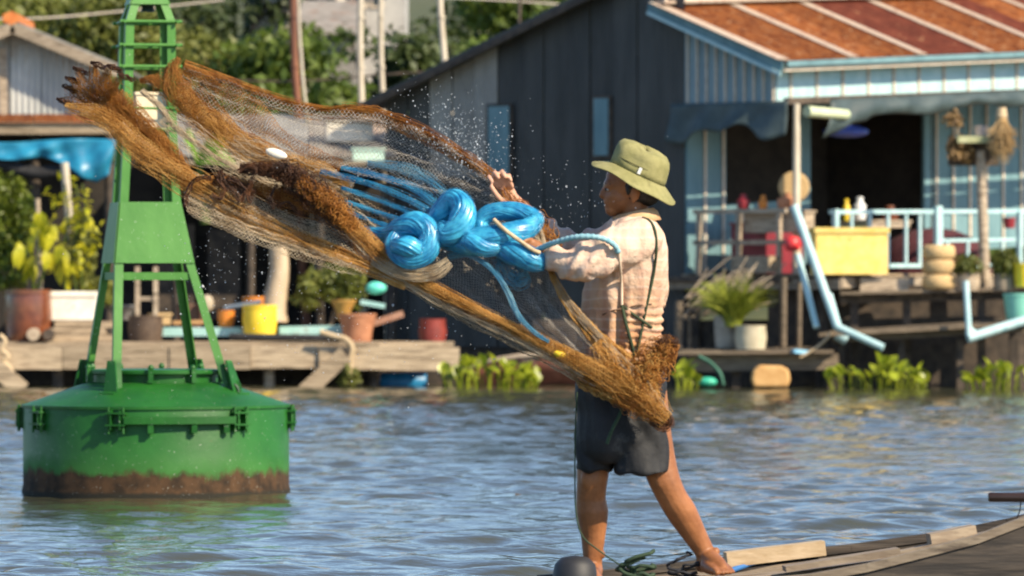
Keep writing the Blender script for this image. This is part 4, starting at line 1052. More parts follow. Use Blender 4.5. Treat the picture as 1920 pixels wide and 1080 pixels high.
def buoy():
    t = thing('navigation_buoy', 'green steel navigation buoy with lattice tower floating on the river', 'buoy', (P(293,930,BD).x, BD, 0))
    c = Vector((P(293,930,BD).x, BD, 0)); r = 249*bs
    b = MB()
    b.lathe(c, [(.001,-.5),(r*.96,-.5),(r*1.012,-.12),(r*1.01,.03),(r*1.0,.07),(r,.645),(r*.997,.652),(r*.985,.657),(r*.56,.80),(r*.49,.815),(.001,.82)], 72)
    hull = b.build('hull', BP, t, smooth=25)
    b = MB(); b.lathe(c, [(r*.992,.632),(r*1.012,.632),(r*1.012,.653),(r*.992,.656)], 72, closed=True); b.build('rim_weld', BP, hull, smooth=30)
    hc = c+Vector((0,0,.80)); rl = 126*bs
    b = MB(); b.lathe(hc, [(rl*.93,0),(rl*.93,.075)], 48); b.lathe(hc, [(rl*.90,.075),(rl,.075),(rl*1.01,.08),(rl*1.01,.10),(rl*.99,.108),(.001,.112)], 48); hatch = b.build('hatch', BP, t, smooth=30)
    for k in range(10):
        a = k*2*math.pi/10+.3; p = hc+Vector((math.cos(a)*rl*1.03, math.sin(a)*rl*1.03, .07))
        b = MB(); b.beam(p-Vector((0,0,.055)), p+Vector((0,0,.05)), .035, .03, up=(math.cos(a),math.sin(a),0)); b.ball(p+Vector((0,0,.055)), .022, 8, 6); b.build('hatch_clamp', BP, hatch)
    # tower: four angle-iron legs
    th = math.radians(31)
    LV = [(728,295,163),(690,291,153),(495,278,106),(380,274,81),(250,275,71),(127,275,68),(43,276,66),(-5,276,44),(-60,277,18)]
    def node(i, lv):
        py, cx, R_ = lv; a = math.radians(float(np.interp(py, [380,495,728], [33,32,26])))+i*math.pi/2           # 0 front right, 1 front left(near), 2 rear left, 3 rear right (seen from above, +sin = towards camera)
        return P(cx,py,BD)+Vector((R_*bs*math.cos(a), -R_*bs*math.sin(a), 0)) if i != 1 and i != 2 and i != 3 else P(cx,py,BD)+Vector((R_*bs*math.cos(a), -R_*bs*math.sin(a), 0))
    def leg_pts(i): return [node(i, lv) for lv in LV]
    legs = []
    for i in range(4):
        pts = leg_pts(i); a = th+i*math.pi/2; wv = .062
        e1 = Vector((math.cos(a+math.pi*.75), -math.sin(a+math.pi*.75), 0)); e2 = Vector((math.cos(a-math.pi*.75), -math.sin(a-math.pi*.75), 0))
        o_ = Vector((math.cos(a), -math.sin(a), 0))
        sec = [o_*.006, e1*wv, e1*wv-e2*0+o_*-.008, o_*-.008, e2*wv-o_*.008, e2*wv]
        sec = [Vector((0,0,0)), e1*wv, e1*wv+e2*.009, (e1+e2)*.009, e2*wv+e1*.009, e2*wv]
        vs, fs = [], []
        for p in pts: vs += [p+q for q in sec]
        n = 6
        for k in range(len(pts)-1):
            for j in range(n): fs.append((k*n+j, k*n+(j+1)%n, (k+1)*n+(j+1)%n, (k+1)*n+j))
        fs.append(tuple(range(n))); fs.append(tuple((len(pts)-1)*n+j for j in range(n)))
        b = MB(); b.add(vs, fs); lg = b.build('leg', BP, t); legs.append(lg)
        # foot gusset
        p = pts[0]; q = pts[1]; d = e1*.5+e2*.5
        b = MB(); tng = (e1-e2).normalized()
        b.prism([p+o_*.03-tng*.06+Vector((0,0,-.03)), p+o_*.03+tng*.06+Vector((0,0,-.03)), q+o_*.012+tng*.035+Vector((0,0,.06)), q+o_*.012-tng*.035+Vector((0,0,.06))], o_*.014)
        b.box(p+o_*.03+Vector((0,0,-.035)), (.13,.13,.02), (0,0,-a)); b.build('foot_plate', BP, lg)
    def lerp_lv(py):
        for a, c_ in zip(LV[:-1], LV[1:]):
            if c_[0] <= py <= a[0]:
                f = (a[0]-py)/(a[0]-c_[0]); return (py, a[1]+(c_[1]-a[1])*f, a[2]+(c_[2]-a[2])*f)
    for (i, j) in ((0,1),(1,2),(2,3),(3,0)):          # day-mark panels
        A, B_, C_, D_ = node(i,lerp_lv(380)), node(j,lerp_lv(380)), node(j,lerp_lv(494)), node(i,lerp_lv(494))
        n = (B_-A).cross(C_-B_).normalized(); n = n if n.dot((A+C_)/2-P(276,437,BD)) > 0 else -n
        b = MB(); b.prism([A+n*.004, B_+n*.004, C_+n*.004, D_+n*.004], n*.007); 
        if (i, j) not in ((2,3),(3,0)): b.build('side_panel', BP, t)
        # lower ring brace
        p, q = node(i,lerp_lv(517)), node(j,lerp_lv(517)); b = MB(); b.beam(p.lerp(q,.04)-n*.02, q.lerp(p,.04)-n*.02, .012, .055); b.build('brace', BP, t)
        for py in (43, 87, 127):                          # cage rungs, running past the legs
            p, q = node(i,lerp_lv(py)), node(j,lerp_lv(py)); d = (q-p).normalized()
            b = MB(); b.tube([p-d*.045+n*.012, q+d*.045+n*.012], .0125, 8); b.build('rung', BP, t, smooth=50)
        for py in (205, 244):
            p, q = node(i,lerp_lv(py)), node(j,lerp_lv(py)); b = MB(); b.tube([p+n*.01, q+n*.01], .009, 6); b.build('rung', BP, t, smooth=50)
        p, q = node(i,lerp_lv(10)), node(j,lerp_lv(10)); b = MB(); pp, qq = node(i,lerp_lv(-20)), node(j,lerp_lv(-20)); b.prism([p+n*.004,q+n*.004,qq+n*.004,pp+n*.004], n*.006); b.build('top_plate', BP, t)
    # equipment box, lantern and top
    A = P(279,211,BD); b = MB(); b.box(A, (58*bs,58*bs,64*bs), (0,0,-th+math.pi/4)); bo = b.build('equipment_box', mat('cream_paint',(.62,.5,.32),(.74,.64,.46),scale=6,rough=.5,var=0), t)
    b = MB(); b.box(P(279,176,BD), (64*bs,64*bs,.02), (0,0,-th+math.pi/4)); b.build('box_lid', MATS['cream_paint'], bo)
    tp = P(277,-50,BD); b = MB(); b.lathe(tp, [(.001,-.16),(.03,-.2),(.05,-.28)][::-1]+[(.11,-.02),(.11,.02),(.075,.03),(.08,.22),(.05,.28),(.001,.29)], 18); b.build('lantern', mat('dark_lantern',(.02,.03,.025),(.03,.045,.035),rough=.4), t, smooth=40)
    b = MB(); b.lathe(P(276,8,BD), [(.001,-.04),(.05,-.01),(.07,.06),(.03,.1)], 14); b.build('hanging_cone', MATS['dark_lantern'], t, smooth=50)
    # fender bar, brackets round the drum, lifting lug
    def drum(a, z, d=0): return c+Vector((math.sin(a)*(r+d), -math.cos(a)*(r+d), z))
    def bracket(a):
        lg = MB(); rad = Vector((math.sin(a), -math.cos(a), 0)); tan = Vector((math.cos(a), math.sin(a), 0))
        for s_ in (-1, 1): lg.prism([drum(a,.475)+tan*s_*.035-tan*.006, drum(a,.635)+tan*s_*.035-tan*.006, drum(a,.62,.05)+tan*s_*.035-tan*.006, drum(a,.49,.05)+tan*s_*.035-tan*.006], tan*.012)
        for z in (.515, .60): lg.prism([drum(a,z)-tan*.075, drum(a,z)+tan*.075, drum(a,z,.055)+tan*.075, drum(a,z,.055)-tan*.075], (0,0,.013))
        for s_ in (-1, 1): lg.tube([drum(a,.46,.03)+tan*s_*.055, drum(a,.65,.03)+tan*s_*.055], .011, 6)
        lg.build('bracket', BP, t)
    ang = lambda px: math.asin(max(-.999, min(.999, (px-293)/249)))
    for px in (40, 88, 236, 456, 545): bracket(ang(px) if 44 < px < 542 else (-1.52 if px < 60 else 1.50))
    for a in (2.1, 2.7, 3.3, 3.9): bracket(a)
    n = 14; a0, a1 = ang(252), ang(444)
    pts = [drum(a0+(a1-a0)*k/(n-1), .556, .035) for k in range(n)]
    b = MB()
    for k in range(n-1): b.beam(pts[k], pts[k+1]+(pts[k+1]-pts[k])*.04, .045, .052)
    b.build('fender_bar', BP, t)
    for k in (3, 8, 12):
        b = MB(); b.beam(pts[k]-Vector((0,0,.09)), pts[k]-Vector((0,0,.03)), .04, .03, up=(0,1,0)); b.build('fender_bolt', BP, t)
    lp = P(437,738,BD-.60*.5); lp = Vector((lp.x, c.y-math.sqrt(max(.01,(r*.66)**2-(lp.x-c.x)**2)), 0))
    z0 = .70
    b = MB(); prof = []
    W_, Hh = .058, .20
    outer = [(-W_,0),(W_,0),(W_,Hh*.7)]+[(W_*math.cos(q), Hh*.7+W_*math.sin(q)) for q in np.linspace(.3,math.pi-.3,7)]+[(-W_,Hh*.7)]
    b.prism([lp+Vector((x,0,z0-.06+z)) for x, z in outer], (0,.025,0)); lug = b.build('lifting_lug', BP, t)
    ring = MB(); cc = lp+Vector((.005,-.02,z0+.03)); pts = [cc+Vector((.036*math.cos(q), -.01, .07*math.sin(q))) for q in np.linspace(0, 2*math.pi, 17)]
    ring.tube(pts, .014, 7, cap=False); ring.build('shackle', mat('dark_green_iron',(.012,.04,.014),(.02,.06,.02),rough=.5), lug, smooth=60)
    b = MB(); b.lathe(lp+Vector((.0,-.004,z0+.06)), [(.001,0),(.02,0)], 12, m=Matrix.Rotation(math.pi/2,3,'X')); b.build('eye_hole', MATS['dark_green_iron'], lug)
    return t
buoy()

# ------------------------------------------------------------------ the fisherman's wooden boat
boat_out = mat('dark_boat_timber', (.018,.014,.011), (.055,.042,.031), scale=7, stretch=(.4,2,6), rough=.7, bump=.006, c3=(.085,.066,.048), s3=4, var=.1)
boat_in = mat('worn_boat_plank', (.20,.15,.105), (.33,.265,.19), scale=6, stretch=(.8,5,5), rough=.85, bump=.004, var=.18, c3=(.1,.075,.055), s3=4)
XB = [.1,.45,.85,1.2,1.55,1.7,1.9,2.4,3.2,4.2,5.0]
def near_z(x): return float(np.interp(x, XB, [.375,.388,.412,.462,.552,.592,.675,.82,1.0,1.22,1.35]))
def far_z(x): return float(np.interp(x, XB, [.402,.425,.468,.498,.545,.568,.61,.74,.96,1.2,1.34]))
def side_z(x, f): return near_z(x)*(1-f)/2+far_z(x)*(1+f)/2          # f = -1 near side, +1 far side
def sheer_z(x): return side_z(x, 0)
def half_w(x): return float(np.interp(x, [.1,.3,.6,1.0,1.6,2.6,3.8,5.0], [.26,.34,.42,.47,.50,.50,.42,.25]))
BY = 20.95
def boat():
    t = thing('wooden_boat', 'weathered wooden river boat with dark hull and worn grey deck planks', 'boat', (1.8, BY, 0))
    xs = np.linspace(.1, 5.0, 26); rows = []
    for x in xs:
        z = sheer_z(x); w_ = half_w(x); k = -.08+.25*max(0,(.6-x)/.5)+.10*max(0,(x-3.5))
        row = []
        z = near_z(x)
        for f, zz in ((1,z),(.80,z*.58+k*.42),(.62,z*.25+k*.75),(.40,k),(0,k-.02)):
            row.append((x, BY-w_*f, zz))
        z = far_z(x)
        for f, zz in ((.40,k),(.62,z*.25+k*.75),(.80,z*.58+k*.42),(1,z)):
            row.append((x, BY+w_*f, zz))
        rows.append(row)
    b = MB(); b.grid(rows); b.add([Vector(p) for p in rows[0]], [tuple(range(9))]); b.add([Vector(p) for p in rows[-1]], [tuple(range(9))])
    hull = b.build('hull', boat_out, t, smooth=40, solid=.03)
    for sgn, nm in ((-1,'gunwale'),(1,'gunwale')):
        for k in range(0, 24, 4):
            b = MB()
            for j in range(k, min(k+4, 25)):
                p = Vector((xs[j], BY+sgn*(half_w(xs[j])-.005), side_z(xs[j],sgn)+.012)); q = Vector((xs[j+1], BY+sgn*(half_w(xs[j+1])-.005), side_z(xs[j+1],sgn)+.012))
                b.beam(p, q+(q-p)*.01, .05 if sgn < 0 else .04, .03)
            b.build(nm, boat_in if sgn < 0 else boat_out, t)
    # deck planks laid along the boat, uneven lengths
    lanes = [-.36,-.25,-.145,-.035,.075,.185,.29,.385]
    rs = random.Random(5)
    for i, f in enumerate(lanes):
        x = .16
        while x < 4.2:
            L_ = rs.uniform(.5, 1.1); x2 = min(x+L_, 4.3)
            if not (i in (2,3) and 1.05 < (x+x2)/2 < 1.7):
                q = f/.47; z0, z1 = side_z(x,q)-.030+rs.uniform(-.006,.006), side_z(x2,q)-.030+rs.uniform(-.006,.006)
                wf = half_w((x+x2)/2)/.47
                b = MB(); b.beam((x, BY+f*wf, z0), (x2-.006, BY+f*half_w(x2)/.47, z1), .098, .022); b.build('deck_plank', boat_in, t)
            x = x2
    # ribs and the raised boards
    for x in (1.15, 1.75, 2.4, 3.1):
        b = MB(); b.beam((x,BY-half_w(x)+.02,near_z(x)-.055), (x,BY+half_w(x)-.02,far_z(x)-.055), .05, .02); b.build('thwart', boat_in, t)
    b = MB(); b.beam(Vector((.80,BY+.36,far_z(.80)+.02)), Vector((1.17,BY+.40,far_z(1.17)+.03)), .09, .055); b.build('raised_board', mat('pale_tan_board',(.36,.26,.15),(.48,.37,.24),scale=8,stretch=(1,5,5),rough=.85,bump=.003), t)  # raised board in a paler tan than the deck planks
    b = MB(); b.beam(Vector((1.0,BY-.05,sheer_z(1.0)+.012)), Vector((1.42,BY-.02,sheer_z(1.42)+.012)), .12, .02); b.build('raised_board', boat_in, t)
    b = MB(); b.beam(Vector((1.55,BY+.2,side_z(1.55,.5)+.015)), Vector((1.72,BY+.22,side_z(1.72,.5)+.015)), .10, .05); b.build('raised_board', boat_in, t)
    # black rounded bow block
    b = MB(); bc = Vector((P(1078,1060,20.9).x, 20.9, .37))
    b.lathe(bc, [(.001,-.16),(.075,-.15),(.085,-.05),(.085,.06),(.075,.115),(.05,.14),(.001,.148)], 20); b.build('bow_block', mat('black_rubber',(.012,.013,.016),(.02,.021,.025),rough=.6), t, smooth=50)
    return t
boat()
# coil of green rope and dark net heap at the fisherman's feet
def coil(name, label, cat, c, rad, turns, r, m_, seed, flat=.6):
    rs = np.random.RandomState(seed); pts = []
    n = turns*14
    for k in range(n):
        a = 2*math.pi*k/14; q = rad*(.55+.45*math.sin(k*.37)*.8+.1*rs.normal())
        pts.append(c+Vector((math.cos(a)*q*1.5, math.sin(a)*q*flat, r+.0011*k*(.6+.4*math.sin(k*.21))+abs(rs.normal())*.006)))
    b = MB(); b.tube(catmull(pts, n*2), r, 6); o = b.build(name, m_, smooth=80); tag(o, label, cat); return o
rope_green = mat('dark_green_cord', (.014,.035,.016), (.03,.06,.028), scale=60, rough=.8, bump=.001)
coil('rope_coil', 'untidy coil of dark green rope on the bow deck between the feet', 'rope', Vector((P(1195,1075,20.9).x, 20.86, .395)), .055, 9, .0075, rope_green, 2)
coil('dark_net_heap', 'small heap of blackish netting cord beside the bare heel', 'netting', Vector((P(1285,1078,21.0).x, 20.98, .40)), .05, 8, .005, mat('black_cord',(.012,.013,.018),(.025,.027,.035)), 6)
b = MB(); b.tube(catmull([(P(1345,1076,21.2).x,21.25,.425),(P(1380,1072,21.25).x,21.27,.45),(P(1420,1064,21.3).x,21.30,.478)], 8), .011, 8); tag(b.build('blue_rope', mat('blue_cord',(.03,.16,.45),(.05,.22,.55)), smooth=80), 'short length of bright blue rope lying on the far gunwale', 'rope')
# oar handle resting on the boat at the right
t = thing('oar', 'dark round oar handle reaching out over the boat stern', 'oar', (2.1, 20.7, .75))
b = MB(); b.tube([P(1853,932,20.6), P(1856,932,20.6), P(2250,936,20.6), P(2420,940,20.6)], [.014,.0175,.0185,.0185], 12); b.build('shaft', mat('dark_oar',(.03,.016,.012),(.05,.028,.02),rough=.4), t, smooth=50)
b = MB(); b.prism([P(2420,925,20.6),P(2620,905,20.6),P(2640,975,20.6),P(2420,955,20.6)], (0,.02,0)); b.build('blade', boat_in, t)
b = MB(); b.tube([P(2100,937,20.6), P(2102,960,20.55), P(2104,1010,20.5)], .012, 8); b.build('oarlock', boat_out, t)
b = MB(); b.tube(catmull([P(1914,937,20.62),P(1912,958,20.62),P(1903,978,20.66),P(1896,984,20.66)], 10), .0022, 5); tag(b.build('cord', black_cloth), 'thin dark cord hanging from the oar handle', 'cord')
# stick floating on the river behind the leg
t = thing('floating_stick', 'thin dark forked stick lying on the river behind the fisherman leg', 'stick', (P(1020,930,41).x, 41.0, 0))
b = MB(); b.tube(catmull([P(966,927,41), P(985,931,41), P(1030,932,41), P(1100,933,41), P(1150,934,41)], 12), [.008,.012,.013,.014,.014,.014,.014,.014,.013,.012,.011,.009], 7); b.build('stem', wood_dark, t, smooth=60)
b = MB(); b.tube([P(976,930,41), P(970,938,41)], [.008,.004], 6); b.build('twig', wood_dark, t)

# ------------------------------------------------------------------ the fisherman
from mathutils.bvhtree import BVHTree
from mathutils import noise as mnoise
MD = 21.0; ms = S(MD)
def J(px, py, dd=0.0): return P(px, py, MD+dd)

def chain(b, pts, rr, n=None, seg=14):
    n = n or max(4, len(pts)*4)
    A = catmull([list(p)+[r] for p, r in zip(pts, rr)], n)
    b.tube([Vector(a[:3]) for a in A], [float(a[3]) for a in A], seg)
    b.ball(Vector(A[0][:3]), float(A[0][3]), seg, 8); b.ball(Vector(A[-1][:3]), float(A[-1][3]), seg, 8)

def remeshed(b, voxel, smooth_it=4, fac=.5):
    me = b.mesh('tmp', None); o = bpy.data.objects.new('tmp', me); COL.objects.link(o)
    m = o.modifiers.new('r', 'REMESH'); m.mode = 'VOXEL'; m.voxel_size = voxel; m.adaptivity = 0
    s_ = o.modifiers.new('s', 'SMOOTH'); s_.factor = fac; s_.iterations = smooth_it
    dg = bpy.context.evaluated_depsgraph_get(); dg.update()
    r = bpy.data.meshes.new_from_object(o.evaluated_get(dg)); bpy.data.objects.remove(o); bpy.data.meshes.remove(me)
    return r

def finish(me, name, m_, parent):
    n = len(me.vertices); V = np.empty(n*3, np.float32); me.vertices.foreach_get('co', V); V = V.reshape(-1,3)
    c = (V.min(0)+V.max(0))/2; me.vertices.foreach_set('co', (V-c).ravel()); me.update(); me.materials.clear(); me.materials.append(m_); me.shade_smooth(); me.name = name
    return put(name, me, Vector(c), parent)

def wrinkle(me, fn):
    n = len(me.vertices); V = np.empty(n*3, np.float32); N_ = np.empty(n*3, np.float32)
    me.vertices.foreach_get('co', V); me.vertex_normals.foreach_get('vector', N_)
    d = np.array([fn(Vector(c)) for c in V.reshape(-1,3)], np.float32)
    me.vertices.foreach_set('co', (V.reshape(-1,3)+N_.reshape(-1,3)*d[:,None]).ravel()); me.update()

def skin_material():
    m = mat('tanned_skin', (.205,.078,.029), (.315,.128,.05), scale=9, rough=.46, var=0, bump=.0015, bscale=70, spec=.32)
    return m
SKIN = skin_material()
SKIN_P = mat('paler_palm_skin', (.50,.26,.16), (.58,.32,.21), scale=12, rough=.45, var=0)

man = thing('person', 'person in olive bucket hat, pale checked shirt and dark shorts hauling a net', 'person', J(1220, 1085, 0))
b = MB()
# trunk, neck, head
def ring_loft(b, rings, seg=26, sx=1.0):
    vs, fs = [], []
    for (y, x0, x1, ry, dd) in rings:
        c = J((x0+x1)/2, y, dd); rx = (x1-x0)/2*ms*sx
        for k in range(seg):
            a = 2*math.pi*k/seg; cs, sn = math.cos(a), math.sin(a)
            q = 1/(abs(cs)**2.6+abs(sn)**2.6)**(1/2.6)
            vs.append(c+Vector((cs*q*rx, sn*q*ry*sx, 0)))
    n = len(rings)
    for i in range(n-1):
        for k in range(seg):
            k2 = (k+1) % seg; fs.append((i*seg+k, i*seg+k2, (i+1)*seg+k2, (i+1)*seg+k))
    fs.append(tuple(range(seg-1,-1,-1))); fs.append(tuple((n-1)*seg+k for k in range(seg)))
    b.add(vs, fs)
TORSO = [(418,1150,1222,.10,0),(432,1134,1238,.165,0),(460,1122,1247,.19,0),(510,1112,1246,.17,0),(570,1102,1238,.15,0),(640,1098,1232,.145,0),(700,1096,1238,.15,0),(760,1094,1240,.15,0),(800,1100,1236,.14,0)]
ring_loft(b, TORSO, 24, .93)
chain(b, [J(1187,380), J(1192,405), J(1196,435)], [.054,.055,.062])
b.ball(J(1184,338), (.096,.076,.100), 24, 16)
b.ball(J(1163,372), (.062,.060,.058), 20, 12)
b.ball(J(1149,393), (.030,.034,.026), 14, 10)
b.ball(J(1146,347), (.030,.055,.030), 14, 10)              # brow
chain(b, [J(1137,350), J(1131,361), J(1130,366)], [.010,.013,.0145], 5, 10)   # nose
b.ball(J(1134,367), (.016,.020,.009), 10, 8)
b.ball(J(1138,379), (.014,.024,.0075), 12, 8); b.ball(J(1139,386), (.0135,.022,.008), 12, 8)   # lips
for sg in (-1, 1):
    b.ball(J(1153,368,sg*.036), (.026,.022,.024), 12, 8)      # cheeks
    b.ball(J(1190,362,sg*.074), (.021,.011,.031), 12, 10); b.ball(J(1187,374,sg*.072), (.010,.010,.014), 10, 8)   # ears
# near (left) arm and far (right) arm
LA = [J(1196,450,-.16), J(1140,478,-.235), J(1085,497,-.255), J(1048,487,-.22), J(1018,474,-.18)]
RA = [J(1166,450,.15), J(1110,470,.215), J(1058,462,.235), J(1015,425,.19), J(977,389,.13)]
chain(b, LA, [.056,.05,.043,.040,.028], 18); chain(b, RA, [.054,.048,.042,.038,.029], 18)
# near hand: a fist closed round the blue rope
def hand(b, wrist, palm, pr, m3, fingers):
    chain(b, [wrist, wrist.lerp(palm,.5), palm], [.028,.027,.026], 6, 10); b.ball(palm, pr, 14, 10, m3)
    for f in fingers: chain(b, [J(*q) for q in f[:-1]], [f[-1]*1.05, f[-1], f[-1]*.94, f[-1]*.85][:len(f)-1], 8, 9)
hand(b, LA[-1], J(1000,468,-.17), (.042,.026,.038), None, [
    ((990,458,-.18),(979,462,-.20),(977,471,-.215),(986,475,-.21),.0092), ((992,466,-.185),(980,472,-.21),(980,481,-.22),(989,483,-.21),.0094),
    ((996,474,-.185),(985,481,-.21),(986,489,-.215),(994,489,-.205),.009), ((1003,480,-.18),(994,488,-.20),(995,494,-.205),(1002,494,-.195),.008),
    ((1003,455,-.17),(992,449,-.185),(983,452,-.20),(978,458,-.205),.0105)])
hand(b, RA[-1], J(952,365,.10), (.034,.022,.041), Matrix.Rotation(-.5,3,'Y'), [
    ((940,354,.085),(924,342,.06),(916,331,.045),(922,340,.028),.0105), ((945,348,.08),(932,334,.055),(927,323,.04),(934,333,.025),.0108),
    ((952,346,.08),(943,331,.055),(941,321,.04),(947,332,.028),.0105), ((960,350,.08),(954,336,.06),(954,328,.045),(958,339,.035),.0092),
    ((951,381,.085),(938,374,.05),(928,362,.035),(921,350,.03),.0118)])
# legs
chain(b, [J(1125,735,.02), J(1117,820,.0), J(1111,895,-.02), J(1108,935,-.005), J(1111,960,.0), J(1112,1005,.01), J(1111,1045,.01)], [.085,.072,.058,.055,.059,.046,.036], 26, 16)
chain(b, [J(1206,735,-.01), J(1222,820,-.04), J(1243,893,-.07), J(1262,935,-.06), J(1279,962,-.04), J(1304,1005,-.02), J(1325,1040,-.01)], [.088,.075,.060,.055,.056,.044,.035], 26, 16)
b.ball(J(1107,898,-.065), (.036,.016,.040), 12, 8); b.ball(J(1245,902,-.113), (.036,.016,.040), 12, 8)   # kneecaps
def foot(b, ankle, fwd, side, sole):
    a = Vector(ankle); f = Vector(fwd).normalized(); s_ = Vector(side).normalized()
    def G(u, v, z): q = a+f*u+s_*v; q.z = sole+z; return q
    chain(b, [G(-.045,0,.030), G(-.02,0,.045), Vector((a.x,a.y,a.z))], [.029,.034,.036], 8, 12)
    chain(b, [G(-.01,0,.062), G(.05,.002,.048), G(.105,.004,.032), G(.145,.004,.022)], [.038,.037,.034,.024], 12, 14)
    chain(b, [G(.05,-.02,.030), G(.11,-.026,.024), G(.15,-.028,.019)], [.026,.024,.018], 8, 10)
    chain(b, [G(.05,.024,.026), G(.10,.032,.022), G(.135,.036,.017)], [.024,.023,.016], 8, 10)
    for v, L_, r in ((-.034,.052,.0135),(-.012,.050,.0095),(.006,.044,.009),(.022,.038,.0085),(.037,.030,.008)):
        u0 = .145-.35*max(0,v); chain(b, [G(u0,v,.018), G(u0+L_*.55,v*1.08,.020), G(u0+L_,v*1.12,.0125)], [r,r*.98,r*.92], 7, 9)
foot(b, J(1111,1045,.01), (-.12,-1,0), (1,-.12,0), .397)
foot(b, J(1325,1040,-.01), (.36,-1,0), (1,.36,0), .446)
# ankle bones
b.ball(J(1128,1040,.0), .016, 8, 6); b.ball(J(1342,1034,-.03), .017, 8, 6); b.ball(J(1312,1038,-.03), .016, 8, 6)
me = remeshed(b, .0048, 5, .5)
body = finish(me, 'body', SKIN, man)
body.data.materials.append(SKIN_P)                       # paler skin on the palms
for pl in body.data.polygons:
    q = pl.center+WL[body.name]; qx = 960+q.x*F/q.y; qy = 540+(1.5-q.z)*F/q.y
    if qx < 978 and qy < 398: pl.material_index = 1
# eyes, brows, hair
for sg in (-1, 1):
    e = MB(); e.ball(J(1140,355,sg*.030), (.008,.010,.007), 10, 8); e.build('eye', mat('eye_white',(.3,.27,.24),None,rough=.2) if 'eye_white' not in MATS else MATS['eye_white'], man, smooth=80)
    e = MB(); e.ball(J(1136,355,sg*.031), (.0045,.006,.0058), 8, 6); e.build('iris', black_cloth, man, smooth=80)
    e = MB(); e.tube([J(1139,347,sg*.012), J(1137,344,sg*.032), J(1145,346,sg*.052)], [.004,.0052,.003], 6); e.build('eyebrow', black_cloth, man)
hr = MB(); hr.ball(J(1196,344), (.088,.082,.088), 22, 14); hr.ball(J(1208,368), (.058,.066,.040), 16, 10); chain(hr, [J(1180,350,-.074), J(1178,362,-.076)], [.014,.009], 5, 8)
hm = remeshed(hr, .006, 3); wrinkle(hm, lambda c: .003*mnoise.noise(Vector(c)*90)); finish(hm, 'hair', mat('black_hair',(.008,.007,.007),(.02,.016,.013),scale=60,rough=.6,var=0), man)

# shirt
def shirt_material():
    m = bpy.data.materials.new('checked_shirt'); m.use_nodes = True; N = m.node_tree.nodes; L = m.node_tree.links
    bs_ = N['Principled BSDF']; bs_.inputs['Roughness'].default_value = .85; bs_.inputs['Specular IOR Level'].default_value = .2
    g = N.new('ShaderNodeNewGeometry'); sp = N.new('ShaderNodeSeparateXYZ'); 
    wv = N.new('ShaderNodeTexNoise'); wv.inputs['Scale'].default_value = 7; L.new(g.outputs['Position'], wv.inputs['Vector'])
    ad = N.new('ShaderNodeVectorMath'); ad.operation = 'MULTIPLY_ADD'; L.new(wv.outputs['Color'], ad.inputs[0]); ad.inputs[1].default_value = (.03,.03,.03); L.new(g.outputs['Position'], ad.inputs[2])
    L.new(ad.outputs[0], sp.inputs[0])
    def stripe(axis, period, phase, width, soft=.12):
        a = N.new('ShaderNodeMath'); a.operation = 'MULTIPLY_ADD'; L.new(sp.outputs[axis], a.inputs[0]); a.inputs[1].default_value = 1/period; a.inputs[2].default_value = phase
        f = N.new('ShaderNodeMath'); f.operation = 'FRACT'; L.new(a.outputs[0], f.inputs[0])
        d = N.new('ShaderNodeMath'); d.operation = 'SUBTRACT'; L.new(f.outputs[0], d.inputs[0]); d.inputs[1].default_value = .5
        ab = N.new('ShaderNodeMath'); ab.operation = 'ABSOLUTE'; L.new(d.outputs[0], ab.inputs[0])
        r = N.new('ShaderNodeMapRange'); r.inputs['From Min'].default_value = width+soft; r.inputs['From Max'].default_value = width; L.new(ab.outputs[0], r.inputs['Value']); return r.outputs[0]
    def mix(f, a, c, fac=None):
        x = N.new('ShaderNodeMix'); x.data_type = 'RGBA'
        if fac is not None:
            mm = N.new('ShaderNodeMath'); mm.operation = 'MULTIPLY'; L.new(f, mm.inputs[0]); mm.inputs[1].default_value = fac; f = mm.outputs[0]
        L.new(f, x.inputs['Factor'])
        for s_, v in (('A', a), ('B', c)):
            if isinstance(v, tuple): x.inputs[s_].default_value = (*v, 1)
            else: L.new(v, x.inputs[s_])
        return x.outputs['Result']
    nz = N.new('ShaderNodeTexNoise'); nz.inputs['Scale'].default_value = 4.5; nz.inputs['Detail'].default_value = 5; L.new(g.outputs['Position'], nz.inputs['Vector'])
    # dirt: the lower half is soaked and stained orange brown
    zr = N.new('ShaderNodeMath'); zr.operation = 'MULTIPLY_ADD'; L.new(nz.outputs['Fac'], zr.inputs[0]); zr.inputs[1].default_value = .42; L.new(sp.outputs['Z'], zr.inputs[2])
    dr = N.new('ShaderNodeMapRange'); dr.inputs['From Min'].default_value = 1.80; dr.inputs['From Max'].default_value = 1.50; L.new(zr.outputs[0], dr.inputs['Value'])
    col = mix(dr.outputs[0], (.62,.46,.35), (.38,.195,.085))
    col = mix(stripe('Z', .074, .2, .12), col, (.42,.17,.13), .13)
    col = mix(stripe('X', .066, .1, .10), col, (.36,.13,.09), .22)
    col = mix(stripe('Z', .037, .6, .05), col, (.75,.66,.58), .2)
    L.new(col, bs_.inputs['Base Color'])
    nb = N.new('ShaderNodeTexNoise'); nb.inputs['Scale'].default_value = 24; nb.inputs['Detail'].default_value = 3; L.new(g.outputs['Position'], nb.inputs['Vector'])
    bp = N.new('ShaderNodeBump'); bp.inputs['Distance'].default_value = .012; L.new(nb.outputs['Fac'], bp.inputs['Height']); L.new(bp.outputs[0], bs_.inputs['Normal'])
    return m
sh = MB()
SH = [(404,1168,1216,.066,0),(412,1148,1226,.115,0),(424,1138,1236,.165,0),(440,1128,1245,.195,0),(470,1116,1251,.205,0),(510,1103,1254,.20,0),(550,1093,1250,.185,0),(585,1090,1242,.175,0),(620,1087,1240,.172,0),(660,1085,1242,.172,0),(700,1083,1246,.172,0),(716,1084,1246,.17,0)]
ring_loft(sh, SH, 28)
